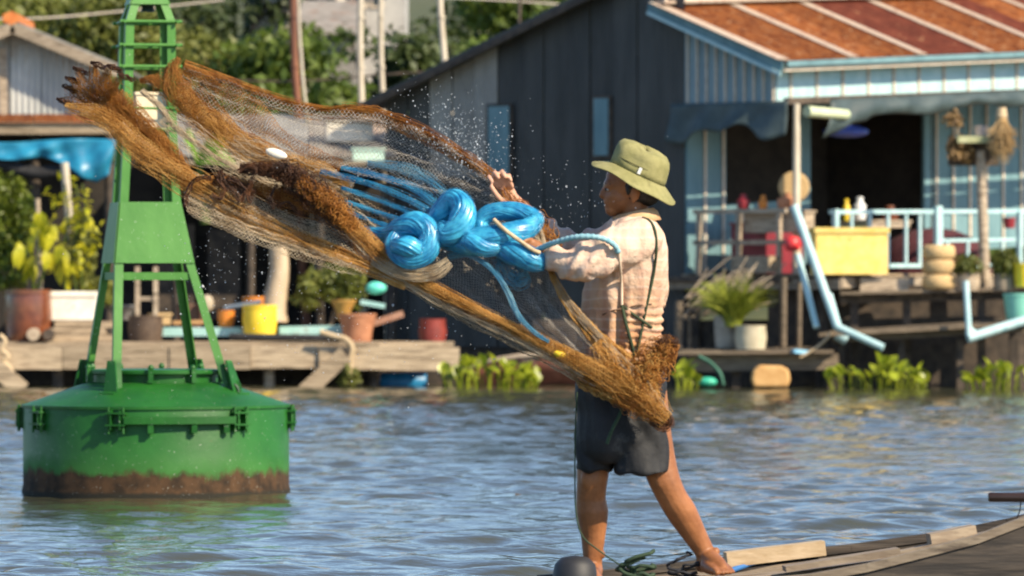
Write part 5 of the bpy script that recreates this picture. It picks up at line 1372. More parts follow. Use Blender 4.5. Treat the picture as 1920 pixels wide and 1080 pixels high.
chain(sh, [J(1200,448,-.15), J(1140,474,-.232), J(1086,496,-.255), J(1050,490,-.225), J(1034,484,-.20)], [.084,.076,.066,.050,.042], 20, 18)
chain(sh, [J(1168,446,.14), J(1112,464,.21), J(1058,460,.235), J(1018,428,.195), J(1000,412,.17)], [.074,.066,.058,.047,.040], 20, 18)
smh = remeshed(sh, .0062, 6, .6)
def shirt_fold(c):
    px = 960+c.x*F/c.y; py = 540+(1.5-c.z)*F/c.y
    n1 = mnoise.noise(Vector((c.x*9, c.y*9, c.z*7))); n2 = mnoise.noise(Vector((c.x*22+3, c.y*22, c.z*14)))
    d = .010*n1+.005*n2
    if px > 1085 and py > 500:                                  # hanging vertical folds and cinched waist rings
        k = min(1, (py-500)/90)
        d += .010*k*math.sin(c.x*95+c.y*60+1.5*n1)*(1 if px < 1185 else .4)
        if px > 1165 and py > 560: d += .006*math.sin(c.z*215+3*n1)*min(1,(py-560)/40)
    if px < 1150 and py < 520: d += .0075*math.sin(c.x*85-c.z*50+2.5*n1)
    return d
wrinkle(smh, shirt_fold)
shirt = finish(smh, 'shirt', shirt_material(), man)
dgm = shirt.data; SBVH = BVHTree.FromPolygons([v.co+WL[shirt.name] for v in dgm.vertices], [tuple(p.vertices) for p in dgm.polygons])
def on_shirt(px, py, lift=.006):
    o = P(px, py, 15); d = (P(px, py, 30)-o).normalized(); hit = SBVH.ray_cast(o, d)
    return (hit[0]-d*lift) if hit[0] is not None else J(px, py, -.15)
# collar
co = MB(); rows = []
for k in range(17):
    a = -.3+k/16*(2*math.pi-.6)+math.pi; cx, cy = math.cos(a), math.sin(a)
    base = J(1191,408); rows.append([base+Vector((cx*.075, cy*.082, -.022+.012*cx)), base+Vector((cx*.068, cy*.075, .022+.014*cx)), base+Vector((cx*.082, cy*.09, .012+.012*cx)), base+Vector((cx*.096, cy*.104, -.020+.012*cx))])
co.grid(rows); co.build('collar', mat('collar_cloth',(.45,.26,.12),(.56,.36,.2),scale=12,rough=.85,var=0), man, smooth=80, solid=.004)

# shorts
so = MB()
ring_loft(so, [(668,1088,1244,.150,0),(700,1084,1247,.158,0),(750,1081,1250,.168,0),(795,1080,1252,.172,-.01),(822,1082,1250,.165,-.02),(845,1084,1248,.15,-.02),(864,1090,1240,.12,-.02)], 26)
chain(so, [J(1122,770,.01), J(1114,830,.0)], [.078,.072], 6, 16)
ring_loft(so, [(790,1080,1150,.10,.0),(830,1078,1146,.10,-.01),(868,1078,1145,.098,-.02),(880,1077,1146,.10,-.02),(883,1078,1145,.098,-.02)], 20)
ring_loft(so, [(780,1150,1252,.12,-.03),(830,1150,1254,.115,-.055),(868,1152,1255,.112,-.07),(884,1154,1256,.114,-.078),(888,1156,1254,.11,-.078)], 20)
som = remeshed(so, .0062, 5, .5)
def short_fold(c):
    n1 = mnoise.noise(Vector((c.x*8+5, c.y*8, c.z*6))); n2 = mnoise.noise(Vector((c.x*20, c.y*20, c.z*11+4)))
    return .010*n1+.004*n2+.006*math.sin(c.x*62+c.z*26+3*n1)
wrinkle(som, short_fold)
shorts_m = mat('wet_dark_shorts', (.010,.0105,.012), (.024,.0245,.027), scale=5, rough=.7, spec=.3, var=0, bump=.003, bscale=40, c3=(.075,.075,.075), s3=4, lo3=.60, hi3=.72)
finish(som, 'shorts', shorts_m, man)

# hat
def hat():
    ax = Matrix.Rotation(math.radians(25), 3, 'Y') @ Matrix.Rotation(math.radians(4), 3, 'X')
    o = J(1196, 325)
    def pt(r, z, a, squash=1.0):
        q = Vector((r*math.cos(a), r*math.sin(a)*.93*squash, z)); return q
    seg = 48
    hatm = mat('olive_canvas', (.20,.19,.07), (.27,.25,.105), scale=14, rough=.9, var=0, bump=.0022, bscale=60, c3=(.14,.13,.05), s3=6, lo3=.58)
    # crown
    prof = [(.110,-.004),(.109,.018),(.108,.040),(.106,.062),(.101,.080),(.087,.094),(.052,.101),(.0005,.102)]
    vs, fs = [], []
    for (r, z) in prof:
        for k in range(seg):
            a = 2*math.pi*k/seg; q = pt(r, z, a)
            dent = .010*math.sin(a*2+1.0)*(z/.1)**2+.006*math.sin(a*5)*(z/.1)
            q = ax @ q; q += Vector((-.012*max(0,z)/.1, 0, .0))
            q += Vector((0,0,dent*.6)); 
            dd = math.exp(-((q.x+.015)**2+(q.y+.09)**2)/.0015)*.014*(z > .02); q.y += dd; q.z -= dd*.5
            vs.append(o+q)
    for i in range(len(prof)-1):
        for k in range(seg): fs.append((i*seg+k, i*seg+(k+1)%seg, (i+1)*seg+(k+1)%seg, (i+1)*seg+k))
    c = MB(); c.add(vs, fs); ht = c.build('hat', hatm, man, smooth=60, solid=.003)
    prof = [(.107,-.002),(.120,-.010),(.140,-.024),(.158,-.037),(.170,-.045),(.1705,-.048)]
    vs, fs = [], []
    for i, (r, z) in enumerate(prof):
        for k in range(seg):
            a = 2*math.pi*k/seg; f = i/5
            wav = .006*f*math.sin(3*a+.6)+.004*f*math.sin(5*a)
            front = .014*f*max(0,math.cos(a-math.pi))            # front edge flips up a little
            q = ax @ pt(r, z+wav+front, a); vs.append(o+q)
    for i in range(len(prof)-1):
        for k in range(seg): fs.append((i*seg+k, i*seg+(k+1)%seg, (i+1)*seg+(k+1)%seg, (i+1)*seg+k))
    c = MB(); c.add(vs, fs); c.build('brim', hatm, ht, smooth=60, solid=.004)
    for z in (.008, .030):
        c = MB(); c.tube([o+ax @ pt(.1095-.0008*z*100, z, 2*math.pi*k/48)+Vector((-.012*z/.1,0,0)) for k in range(49)], .0022, 5, cap=False); c.build('band_seam', mat('olive_seam',(.09,.085,.03),(.12,.11,.04)) if 'olive_seam' not in MATS else MATS['olive_seam'], ht)
    a = -math.pi*.5+.06; p = o+ax @ pt(.112, .018, a)+Vector((-.006,-.002,0)); c = MB(); c.box(p, (.012,.004,.024), ax); c.build('hat_label', mat('white_tag',(.75,.75,.72),None,rough=.7), ht)
hat()

# cords worn over the shirt
cordm = mat('dark_green_strap', (.022,.038,.016), (.04,.058,.025), scale=50, rough=.85, var=0)
def worn(name, pts, r, m_, label=None, flat=1.0):
    A = catmull([on_shirt(x, y, r*.8) for x, y in pts], len(pts)*7); bb = MB(); bb.tube([Vector(a) for a in A], r, 7, flat=flat); return bb.build(name, m_, man, smooth=80)
worn('shoulder_strap', [(1204,408),(1218,414),(1228,432),(1231,465),(1227,505),(1219,545),(1211,580),(1203,620),(1195,660)], .0055, cordm)
worn('shoulder_strap', [(1166,572),(1172,600),(1180,630),(1190,668)], .0065, cordm)
worn('shoulder_strap', [(1170,575),(1188,590),(1208,604),(1222,614)], .0055, cordm)
worn('waist_cord', [(1130,590),(1150,582),(1172,578),(1200,572),(1222,570)], .003, mat('brown_cord',(.1,.055,.03),(.16,.09,.05)))

# ------------------------------------------------------------------ the cast net in the air
def fibre(name, c1, c2, rough=.55, transl=.4, scale=14, spec=.4): return mat(name, c1, c2, scale=scale, rough=rough, transl=transl, var=.06, spec=spec)
N_BROWN = fibre('rust_brown_twine', (.32,.115,.02), (.62,.30,.065))
N_AMBER = fibre('amber_twine', (.62,.33,.075), (.85,.56,.19))
N_BEIGE = fibre('beige_twine', (.58,.46,.31), (.78,.67,.5))
N_DARK = fibre('wet_dark_twine', (.035,.014,.007), (.13,.05,.018), transl=.1)
N_GREY = fibre('smoky_nylon', (.42,.38,.33), (.6,.56,.5))
N_BLUE = fibre('blue_nylon', (.025,.32,.64), (.10,.52,.78), rough=.2, transl=.2, spec=.9, scale=9)
N_BLUE_L = fibre('pale_blue_nylon', (.08,.36,.58), (.25,.55,.70), rough=.3, transl=.3, spec=.6)
N_SATIN = mat('wet_blue_nylon_roll', (.010,.20,.44), (.06,.46,.70), scale=22, stretch=(1,1,1), rough=.34, transl=.2, var=.06, spec=.7)
NET = thing('cast_net', 'flung brown cast net with a thick bundle of blue nylon in its middle', 'net', J(760, 480, 0))

def NPt(pts): return np.array([list(J(*p)) for p in pts])
BW = 1.05; BN = .5
def bundle(ctrl, rad, n, m=40, seed=0, depth=.7, wob=.35, curl=0.0, cfreq=10, splay=0.0, solid=False):
    n = max(8, int(n*(BN if not solid else 1))); rad = [q_*(BW if not solid else 1) for q_ in rad]
    rs = np.random.RandomState(seed)
    c = NPt(ctrl); A = catmull(np.hstack([c, np.array(rad)[:,None]*ms]), m); C, R_ = A[:, :3], np.maximum(A[:, 3], .0005)
    T = np.gradient(C, axis=0); T /= np.linalg.norm(T, axis=1, keepdims=True)
    U = np.cross(T, np.array([0,1,0.])); U /= np.linalg.norm(U, axis=1, keepdims=True)+1e-9; W_ = np.cross(U, T)
    an = rs.uniform(0, 6.28, n); q = np.sqrt(rs.uniform(0, 1, n))
    a = (np.cos(an)*q)[:,None]+wob*smooth_noise(n, m, rs, 5); b_ = (np.sin(an)*q)[:,None]+wob*smooth_noise(n, m, rs, 5)
    if curl:
        a += curl*smooth_noise(n, m, rs, cfreq); b_ += curl*smooth_noise(n, m, rs, cfreq)
    out_ = C[None]+a[:,:,None]*R_[None,:,None]*U[None]+b_[:,:,None]*depth*R_[None,:,None]*W_[None]
    if splay:                                                # uneven ends
        t = np.linspace(0,1,m)[None,:,None]; sh_ = rs.uniform(0, splay, n)[:,None,None]
        out_ = out_+(out_[:,1:2]-out_[:,0:1])*0
        for i in range(n):
            k = int(sh_[i,0,0]*m); 
            if k > 0: out_[i,:k+1] = out_[i,k]+np.linspace(-.004,0,k+1)[:,None]*T[0]
    return out_

def part(name, items, m_, label=None):
    V, Q = join([strands(a, r, k) for a, r, k in items]); o = np_put(name, V, Q, m_, NET)
    if label: o['label'] = label
    return o

def web(curves, nu, nv, r, seed, fold=.02, ffreq=5, pw=1.0, wob=.0012, diag=True):
    rs = np.random.RandomState(seed)
    K = [catmull(NPt(c), nu) for c in curves]; K = np.stack(K, 0)           # (k,nu,3)
    vs = np.linspace(0, 1, nv)**pw
    G = np.stack([catmull(K[:, i], 60) for i in range(nu)], 1)            # (60,nu,3)
    idx = vs*59; i0 = np.clip(np.floor(idx).astype(int), 0, 58); f = (idx-i0)[:,None,None]
    G = G[i0]*(1-f)+G[i0+1]*f                                             # (nv,nu,3)
    ph_ = rs.uniform(0,6.28,4); U_, V_ = np.meshgrid(np.linspace(0,1,nu), vs)
    fo = np.sin(V_*ffreq*6.28+3*U_+ph_[0])+.6*np.sin(V_*ffreq*2.3*6.28-5*U_+ph_[1])+.4*np.sin(U_*9*6.28+4*V_+ph_[2])
    G[:,:,1] += fold*fo; G[:,:,2] += fold*.35*np.roll(fo, 3, 0); G += rs.normal(0, wob, G.shape)
    if not diag: return [(G, r, 3), (np.transpose(G, (1,0,2)), r, 3)]
    return diamonds(G, r)

def diamonds(G, r):                                       # diamond mesh lines over a grid of points
    nv, nu = G.shape[:2]; d1, d2 = [], []
    for s in range(-(nv-1), nu):
        i = np.arange(nv); j = i+s; ok = (j >= 0) & (j < nu)
        if ok.sum() > 2: d1.append(G[i[ok], j[ok]])
    for s in range(0, nu+nv-1):
        i = np.arange(nv); j = s-i; ok = (j >= 0) & (j < nu)
        if ok.sum() > 2: d2.append(G[i[ok], j[ok]])
    by = {}; items = []
    for p in d1+d2: by.setdefault(len(p), []).append(p)
    for p in by.values(): items.append((np.stack(p), r, 3))
    return items

def gather(ctrl, rad, nu, nv, r, seed, lobes=3.5, depth=.7, wob=.0015, fray=.0):
    rs = np.random.RandomState(seed)
    A = catmull(np.hstack([NPt(ctrl), np.array(rad)[:,None]*ms]), nu); C, R_ = A[:, :3], np.maximum(A[:, 3], .0006)
    T = np.gradient(C, axis=0); T /= np.linalg.norm(T, axis=1, keepdims=True)
    U = np.cross(T, np.array([0,1,0.])); U /= np.linalg.norm(U, axis=1, keepdims=True)+1e-9; W_ = np.cross(U, T)
    v = np.linspace(0, 1, nv); u = np.linspace(0, 1, nu); V_, U_ = np.meshgrid(v, u, indexing='ij')
    p1, p2, p3 = rs.uniform(0, 6.28, 3)
    rr = .45+.55*np.abs(np.sin(lobes*np.pi*V_+p1+1.6*np.sin(2.4*U_*3+p2)))
    an = 2*np.pi*V_*1.5+p3+.8*np.sin(3.5*U_+p1)
    a = rr*np.cos(an)+.25*np.sin(9*U_+11*V_+p2); b_ = rr*np.sin(an)+.2*np.sin(8*U_-9*V_+p1)
    G = C[None]+a[:,:,None]*R_[None,:,None]*U[None]+b_[:,:,None]*depth*R_[None,:,None]*W_[None]
    G += rs.normal(0, wob, G.shape)
    if fray:
        sh_ = (rs.uniform(-fray, fray*.2, nv))[:,None,None]; fall = np.clip(1-u*6, 0, 1)[None,:,None]
        G = G-T[0][None,None,:]*sh_*fall*-1
    return diamonds(G, r)

# --- fine mesh sheets
part('webbing', web([[(932,338,.10),(850,280,.2),(760,232,.3),(690,210,.35),(600,205,.38),(520,186,.38),(440,156,.36),(345,125,.3)],
                     [(942,365,.08),(860,322,.2),(770,285,.3),(690,262,.32),(600,250,.33),(520,230,.33),(440,205,.32),(335,165,.28)],
                     [(955,395,.04),(880,378,.12),(800,362,.2),(720,345,.22),(620,318,.25),(540,298,.25),(440,262,.25),(330,205,.22)]], 84, 20, .00085, 1, .02, 2), N_GREY)
part('webbing', web([[(930,335,.10),(850,278,.2),(760,230,.3),(690,208,.35),(600,203,.38),(520,184,.38),(440,154,.36),(345,122,.3)],
                     [(930,350,.12),(850,296,.24),(760,252,.33),(690,232,.38),(600,226,.4),(520,206,.4),(440,178,.38),(340,140,.33)]], 150, 12, .0009, 2, .012, 3), N_BROWN)
part('webbing', web([[(965,395,-.02),(1012,455,-.10),(1040,535,-.17),(1102,618,-.22),(1168,698,-.25),(1240,775,-.26)],
                     [(900,420,.0),(950,500,-.04),(990,580,-.12),(1060,650,-.20),(1140,712,-.25),(1235,778,-.27)],
                     [(800,440,.0),(860,520,-.02),(930,590,-.10),(1030,655,-.2),(1120,715,-.25),(1230,782,-.28)],
                     [(700,470,-.04),(800,545,-.06),(900,595,-.12),(1000,645,-.2),(1100,697,-.26),(1225,785,-.28)]], 84, 46, .0008, 3, .022, 3), N_GREY)
part('webbing', web([[(345,350,-.05),(440,352,-.06),(540,395,-.08),(650,440,-.1),(740,505,-.1),(850,570,-.12),(1000,648,-.2),(1130,722,-.25)],
                     [(345,375,-.10),(470,425,-.12),(600,462,-.12),(720,515,-.12),(850,580,-.14),(1000,660,-.21),(1120,725,-.26)],
                     [(352,402,-.12),(480,458,-.14),(620,503,-.14),(740,530,-.14),(850,592,-.16),(1000,670,-.22),(1110,730,-.26)]], 120, 18, .0009, 4, .016, 2), N_BEIGE)
part('webbing', web([[(350,352,-.07),(450,400,-.1),(560,440,-.1),(660,478,-.11),(745,515,-.11)],
                     [(352,392,-.12),(460,440,-.13),(580,482,-.13),(680,510,-.13),(750,530,-.13)]], 64, 14, .0009, 14, .02, 2), N_BEIGE)
part('webbing', web([[(430,260,.2),(520,298,.18),(600,330,.1),(680,375,.05),(760,420,0),(840,440,-.02)],
                     [(400,300,.05),(500,340,.05),(590,372,.0),(660,420,-.03),(720,475,-.06),(800,530,-.08)]], 60, 18, .0008, 5, .02, 2), N_BEIGE)
part('webbing', web([[(1010,450,-.12),(1060,545,-.20),(1120,615,-.25),(1190,672,-.27),(1235,720,-.27)],
                     [(1012,470,-.13),(1052,565,-.21),(1115,650,-.26),(1180,718,-.28),(1245,782,-.28)]], 80, 30, .0011, 6, .012, 4), N_AMBER)
part('webbing', web([[(1040,640,-.22),(1100,668,-.25),(1170,700,-.27),(1240,755,-.28)],
                     [(1065,690,-.23),(1110,715,-.26),(1170,745,-.28),(1245,790,-.29)],
                     [(1085,725,-.24),(1120,740,-.26),(1175,765,-.28),(1240,796,-.28)]], 70, 30, .0012, 7, .014, 4), N_AMBER)
# --- brown fringe bunches at the flying end
tips = [((112,186),20),((122,162),14),((128,146),12),((142,128),14),((176,118),18),((206,124),16),((228,140),14)]
fr, dk = [], []
for i, ((x, y), w_) in enumerate(tips):
    path = [(x,y,.05-.02*i),((x+190)/2,(y+205)/2,.05-.01*i),(205+4*i,222-6*i,.03),(252+4*i,268-6*i,.0),(305+4*i,304-2*i,-.03),(365,346,-.06),(430,386,-.08)]
    fr += gather(path, [2,w_*1.0,16,14,12,8,2], 52, 9, .0006, 20+i, 2.5)
    fr.append((bundle(path, [3,w_*.8,14,12,11,8,3], 64, 44, 220+i, .8, .8, .6, 12, .15), .0008, 3))
    dk.append((bundle([(x-6,y-2,.05-.02*i),(x+6,y+3,.05-.02*i),(x+22,y+10,.05)], [2,5,4], 36, 10, 40+i, .8, .5, .4), .0014, 3))
part('fringe', fr, N_BROWN, 'rust brown gathered fringe at the flying end of the net')
part('sinker_tips', dk, N_DARK)
S1 = [(122,196,.0),(170,208,-.02),(215,232,-.04),(255,275,-.06),(310,312,-.07),(370,348,-.08),(430,385,-.08),(520,430,-.1),(620,468,-.11),(690,498,-.12),(760,535,-.13)]
part('gathered_netting', gather(S1, [5,15,19,23,26,26,23,19,14,9,3], 106, 14, .0006, 60, 4), N_AMBER)
part('gathered_netting', gather([(x+6,y+3,d+.03) for x,y,d in S1[2:]], [12,20,28,34,32,26,19,12,4], 84, 12, .00055, 61, 3), N_BEIGE)
part('strands', [(bundle(S1, [4,10,12,13,14,13,11,9,7,5,2], 70, 60, 62, .7, .8, .35, 12, .1), .0008, 3)], N_BROWN)
part('strands', [(bundle([(x,y+4,d-.02) for x,y,d in S1], [5,12,14,16,18,18,16,14,11,8,3], 90, 60, 63, .7, .9, .25, 12, .1), .00075, 3)], N_AMBER)
S2 = [(336,108,.25),(322,130,.24),(330,165,.22),(372,215,.2),(425,252,.18),(500,290,.15),(575,316,.12),(640,340,.09)]
part('fringe', gather(S2, [3,15,31,34,26,18,13,9], 80, 15, .0006, 70, 4.5)+[(bundle(S2, [4,15,30,31,23,15,10,7], 170, 60, 71, .7, .7, .45, 12, .12), .0008, 3)], N_BROWN)
S3 = [(262,152,.22),(285,148,.22),(315,165,.22),(360,205,.2),(420,245,.18)]
part('fringe', gather(S3, [3,10,17,20,14], 44, 9, .0006, 73, 3)+[(bundle(S3, [3,9,15,18,12], 70, 40, 173, .7, .7, .45), .0008, 3)], N_BROWN)
part('gathered_netting', gather([(x+10,y+10,d-.03) for x,y,d in S2[2:]], [16,26,29,25,21,16], 74, 13, .0006, 74, 4), N_AMBER)
part('strands', [(bundle([(x+12,y+12,d-.04) for x,y,d in S2[3:]], [20,23,20,18,14], 120, 60, 75, .7, .9, .2), .00075, 3)], N_AMBER)
part('gathered_netting', gather([(345,128,.3),(400,158,.33),(450,195,.33),(500,235,.3),(560,275,.25),(640,310,.2)], [10,20,24,24,19,13], 60, 10, .0006, 76, 3), N_BROWN)
part('strands', [(bundle([(265,170,.18),(300,200,.16),(330,240,.13),(400,290,.08),(470,330,.04)], [5,6,5,5,4], 50, 40, 77, .7, .5), .0009, 3)], N_BEIGE)
part('strands', [(bundle([(300,225,.1),(360,268,.08),(430,312,.03),(520,360,.0)], [20,28,24,16], 60, 40, 78, .7, .7), .0008, 3)], N_BEIGE)
part('strands', [(bundle([(440,262,.12),(520,296,.1),(600,325,.07),(660,352,.05)], [22,20,18,14], 90, 40, 79, .7, .7), .0008, 3)], N_BEIGE)
# --- top hem and main lower band
part('hem', [(bundle([(345,122,.3),(440,154,.36),(520,184,.38),(600,203,.38),(690,208,.35),(760,230,.3),(850,278,.2),(932,336,.1),(960,378,.06),(1000,425,.02)], [7,6,6,5,6,8,8,9,12,12], 70, 90, 80, .8, .5, .3, 25), .00095, 3),
             (bundle([(640,206,.36),(700,212,.35),(770,240,.3),(840,282,.22),(900,320,.14)], [8,14,13,9,6], 60, 50, 81, .7, .6, .4), .001, 3)], N_BROWN)
BAND = [(340,348,-.08),(400,338,-.08),(470,350,-.09),(540,372,-.1),(600,392,-.11),(655,428,-.12),(722,490,-.13),(800,540,-.15),(900,590,-.19),(1000,640,-.24),(1100,692,-.28),(1190,745,-.30),(1248,790,-.30)]
part('hem', gather(BAND, [6,8,11,15,17,18,17,13,11,11,15,21,14], 150, 9, .0006, 82, 3)+[(bundle(BAND, [5,7,9,12,14,14,13,10,8,8,11,17,12], 120, 120, 182, .7, .8, .4, 30), .0008, 3)], N_BROWN)
part('hem', gather([(x+4,y-5,d-.02) for x,y,d in BAND[4:]], [11,15,15,13,11,12,17,26,16], 120, 9, .0006, 83, 3)+[(bundle([(x+4,y-5,d-.02) for x,y,d in BAND[4:]], [9,11,11,9,7,8,12,20,13], 90, 90, 183, .7, .9, .35, 25), .00075, 3)], N_AMBER)
part('hem', [(bundle([(x-4,y+10,d-.01) for x,y,d in BAND[5:11]], [5,6,6,6,6,6], 60, 70, 84, .8, .6, .35, 20), .001, 3)], N_BEIGE)
# --- dark matted clump, loops of wet cord
items = [(bundle([(450,316,-.12),(500,318,-.13),(545,330,-.14),(590,362,-.15),(630,395,-.15),(655,425,-.14)], [7,11,20,25,20,10], 200, 60, 90, .8, .4, .5, 26), .0013, 3),
         (bundle([(510,315,-.16),(550,330,-.17),(600,372,-.17),(640,405,-.17)], [9,16,18,10], 90, 60, 92, .8, .4, .6, 30), .0014, 3)]
rs = np.random.RandomState(12)
for pts in (((348,388),(352,362),(362,340),(380,332),(396,333)), ((398,362),(412,372),(420,352),(408,340),(414,318)), ((414,318),(420,345),(440,360),(452,378)), ((446,322),(462,310),(480,318),(470,345),(466,370),(472,380)), ((452,378),(460,360),(448,342),(430,332)), ((500,372),(520,384),(540,380),(556,396)), ((512,392),(508,370),(520,345))):
    items.append((bundle([(x,y,-.14) for x,y in pts], [4]*len(pts), 16, 26, int(rs.randint(999)), .8, .5, .4), .0016, 3))
items.append((bundle([(400,335,-.11),(440,345,-.11),(480,360,-.12)], [8,11,8], 50, 26, 93, .8, .5, .5), .0014, 3))
part('matted_clump', items, N_DARK, 'dark brown wet matted clump on the lower band')
part('matted_clump', [(bundle([(560,338,-.18),(600,366,-.19),(640,398,-.19),(662,432,-.17)], [10,17,16,10], 110, 50, 94, .8, .4, .6, 24), .0014, 3)], N_BROWN)
# --- right edge and the heap before the hip
part('hem', [(bundle([(975,388,.02),(1005,428,-.05),(1032,505,-.16),(1062,562,-.22),(1122,632,-.27),(1198,718,-.30),(1250,785,-.30)], [9,9,6,6,7,12,10], 80, 80, 100, .8, .5, .25, 20), .001, 3)], N_BEIGE)
part('hem', [(bundle([(965,380,.06),(1000,415,.02),(1020,440,-.02),(1045,470,-.05)], [12,18,18,10], 90, 40, 101, .8, .5, .4), .0014, 3)], N_BROWN)
part('fringe', [(bundle([(1192,745,-.29),(1203,712,-.29),(1222,682,-.28),(1246,655,-.27),(1270,640,-.26)], [14,24,26,22,5], 260, 46, 102, .8, .45, .5, 16), .0014, 3),
                (bundle([(1150,738,-.29),(1195,752,-.3),(1232,775,-.3),(1252,792,-.3)], [12,22,18,8], 140, 40, 103, .8, .5, .45, 16), .001, 3)], N_BROWN)
part('fringe', [(bundle([(1120,640,-.28),(1160,690,-.29),(1195,725,-.3),(1235,768,-.3)], [14,24,22,14], 160, 40, 104, .8, .55, .35), .0009, 3),
                (bundle([(1190,735,-.31),(1206,702,-.31),(1228,672,-.30),(1250,655,-.29)], [10,16,16,8], 90, 40, 105, .8, .5, .5, 14), .00095, 3)], N_AMBER)
part('matted_clump', [(bundle([(1208,768,-.31),(1228,776,-.31),(1250,778,-.31),(1256,792,-.31),(1240,802,-.31),(1218,790,-.31)], [4,6,6,7,6,4], 70, 40, 106, .8, .5, .4), .0013, 3)], N_DARK)
part('matted_clump', [(bundle([(1232,652,-.30),(1252,643,-.29),(1272,640,-.28)], [8,12,5], 70, 20, 107, .8, .5, .5), .0013, 3)], N_DARK)
# --- blue nylon: fan, coils, hanging tail
for i, (pts, rd) in enumerate((
    ([(600,322,.05),(670,338,.02),(740,362,-.03),(800,392,-.07),(832,415,-.08)], [4,5,6,7,8]),
    ([(640,314,.06),(700,326,.03),(770,350,-.02),(820,385,-.06),(840,400,-.08)], [4,5,6,7,7]),
    ([(690,305,.08),(750,315,.05),(800,335,.0),(835,365,-.05),(848,385,-.08)], [6,9,10,8,6]),
    ([(640,352,.03),(700,372,.0),(760,395,-.05),(805,420,-.08)], [3,4,4,5]),
    ([(650,378,.02),(710,398,-.01),(765,415,-.05),(800,430,-.08)], [3,3.5,4,5]),
    ([(660,400,.0),(710,418,-.03),(760,432,-.06)], [3,3,4]),
    ([(690,432,-.02),(730,442,-.06),(762,455,-.09)], [7,8,9]),
    ([(670,425,-.02),(720,432,-.05),(756,440,-.08)], [3,3,4]))):
    part('blue_strands', gather(pts, [q*1.4 for q in rd], 40, 5, .0005, 120+i, 2)+[(bundle(pts, [q*1.15 for q in rd], 34, 40, 140+i, .8, .6), .00065, 3)], N_BLUE_L if i in (2,6) else N_BLUE)
COILS = [([(690,437,-.02),(722,440,-.07),(752,428,-.12),(784,420,-.15),(805,438,-.17),(800,466,-.18),(772,484,-.17),(745,474,-.15),(742,450,-.13),(768,440,-.10),(806,424,-.08),(832,394,-.10),(852,376,-.13),(868,392,-.16),(862,424,-.18),(838,440,-.18),(826,424,-.15)],
          [9,13,18,20,19,20,20,18,16,15,14,18,20,20,21,19,12]),
         ([(822,446,-.10),(850,452,-.14),(886,454,-.18),(925,446,-.20),(962,438,-.19),(990,428,-.16),(1003,412,-.13),(984,400,-.11),(952,396,-.10),(918,400,-.09),(900,420,-.09),(910,446,-.12),(940,464,-.18),(972,476,-.22),(1000,488,-.23),(1022,494,-.22)],
          [12,17,22,22,19,16,14,14,15,15,14,15,18,20,19,12]),
         ([(735,462,-.18),(762,462,-.21),(792,470,-.20)], [11,16,12]),
         ([(868,446,-.21),(905,462,-.22),(940,462,-.21)], [12,16,11])]
its = []
for i, (ct, rad) in enumerate(COILS):
    rs = np.random.RandomState(300+i); NK = 14*len(ct); rad = [q*1.13 for q in rad]
    its.append((bundle(ct, [r*1.04 for r in rad], 260, NK, 150+i, 1.0, .09, solid=True), .00065, 3))
    A = catmull(np.hstack([NPt(ct), np.array(rad)[:,None]*ms]), NK); C, R_ = A[:, :3], A[:, 3]
    en = np.minimum(1, np.sqrt(np.clip(np.minimum(np.arange(NK), np.arange(NK)[::-1])/5+.15, 0, 1))); R_ = R_*en
    seg = 84; lob = np.zeros(seg)
    for k in range(2, 34): lob += rs.normal()/(1+.04*k)*np.cos(k*np.linspace(0,2*np.pi,seg,endpoint=False)+rs.uniform(0,6.28))
    lob = 1+.075*lob/np.abs(lob).max()
    core = MB(); vs = []
    T = np.gradient(C, axis=0); T /= np.linalg.norm(T, axis=1, keepdims=True)
    nrm = np.cross(T[0], np.array([0,1.,0.])); 
    for k in range(NK):
        rk = 1+.07*math.sin(k*.16+i*2); nrm = nrm-T[k]*nrm.dot(T[k]); nrm /= np.linalg.norm(nrm); bi = np.cross(T[k], nrm)
        an = np.linspace(0, 2*np.pi, seg, endpoint=False)+k*.035
        ring = C[k]+(R_[k]*rk*lob)[:,None]*(np.cos(an)[:,None]*nrm+np.sin(an)[:,None]*bi)
        vs += [tuple(q) for q in ring]
    fs = [(k*seg+j, k*seg+(j+1)%seg, (k+1)*seg+(j+1)%seg, (k+1)*seg+j) for k in range(NK-1) for j in range(seg)]
    fs += [tuple(range(seg)), tuple((NK-1)*seg+j for j in range(seg))]
    core.add(vs, fs); core.build('blue_coil', N_SATIN, NET, smooth=75)
part('loose_fibres', its, N_BLUE)
part('blue_coil', [(bundle([(938,482,-.12),(950,508,-.14),(972,522,-.15),(992,515,-.15)], [12,18,18,10], 120, 30, 170, .8, .4, .2), .0009, 3)], N_BLUE_L)
part('blue_strands', [(bundle([(842,480,-.12),(880,478,-.18),(925,508,-.22),(952,548,-.24),(972,592,-.26),(1000,622,-.27),(1030,640,-.28)], [6,6,5,5,5,4,3], 50, 60, 171, .8, .35), .001, 3)], N_BLUE_L)
part('beige_roll', [(bundle([(700,486,-.14),(735,505,-.16),(775,514,-.18),(815,510,-.19),(843,490,-.19)], [10,13,14,14,10], 150, 40, 172, .7, .2), .00095, 3)], N_BEIGE)
bb = MB(); bb.tube(catmull(NPt([(926,412,-.22),(945,430,-.25),(972,450,-.26),(998,468,-.27),(1012,474,-.26)]), 22), 4.2*ms, 8); bb.build('tan_cord', rope_tan, NET, smooth=80)
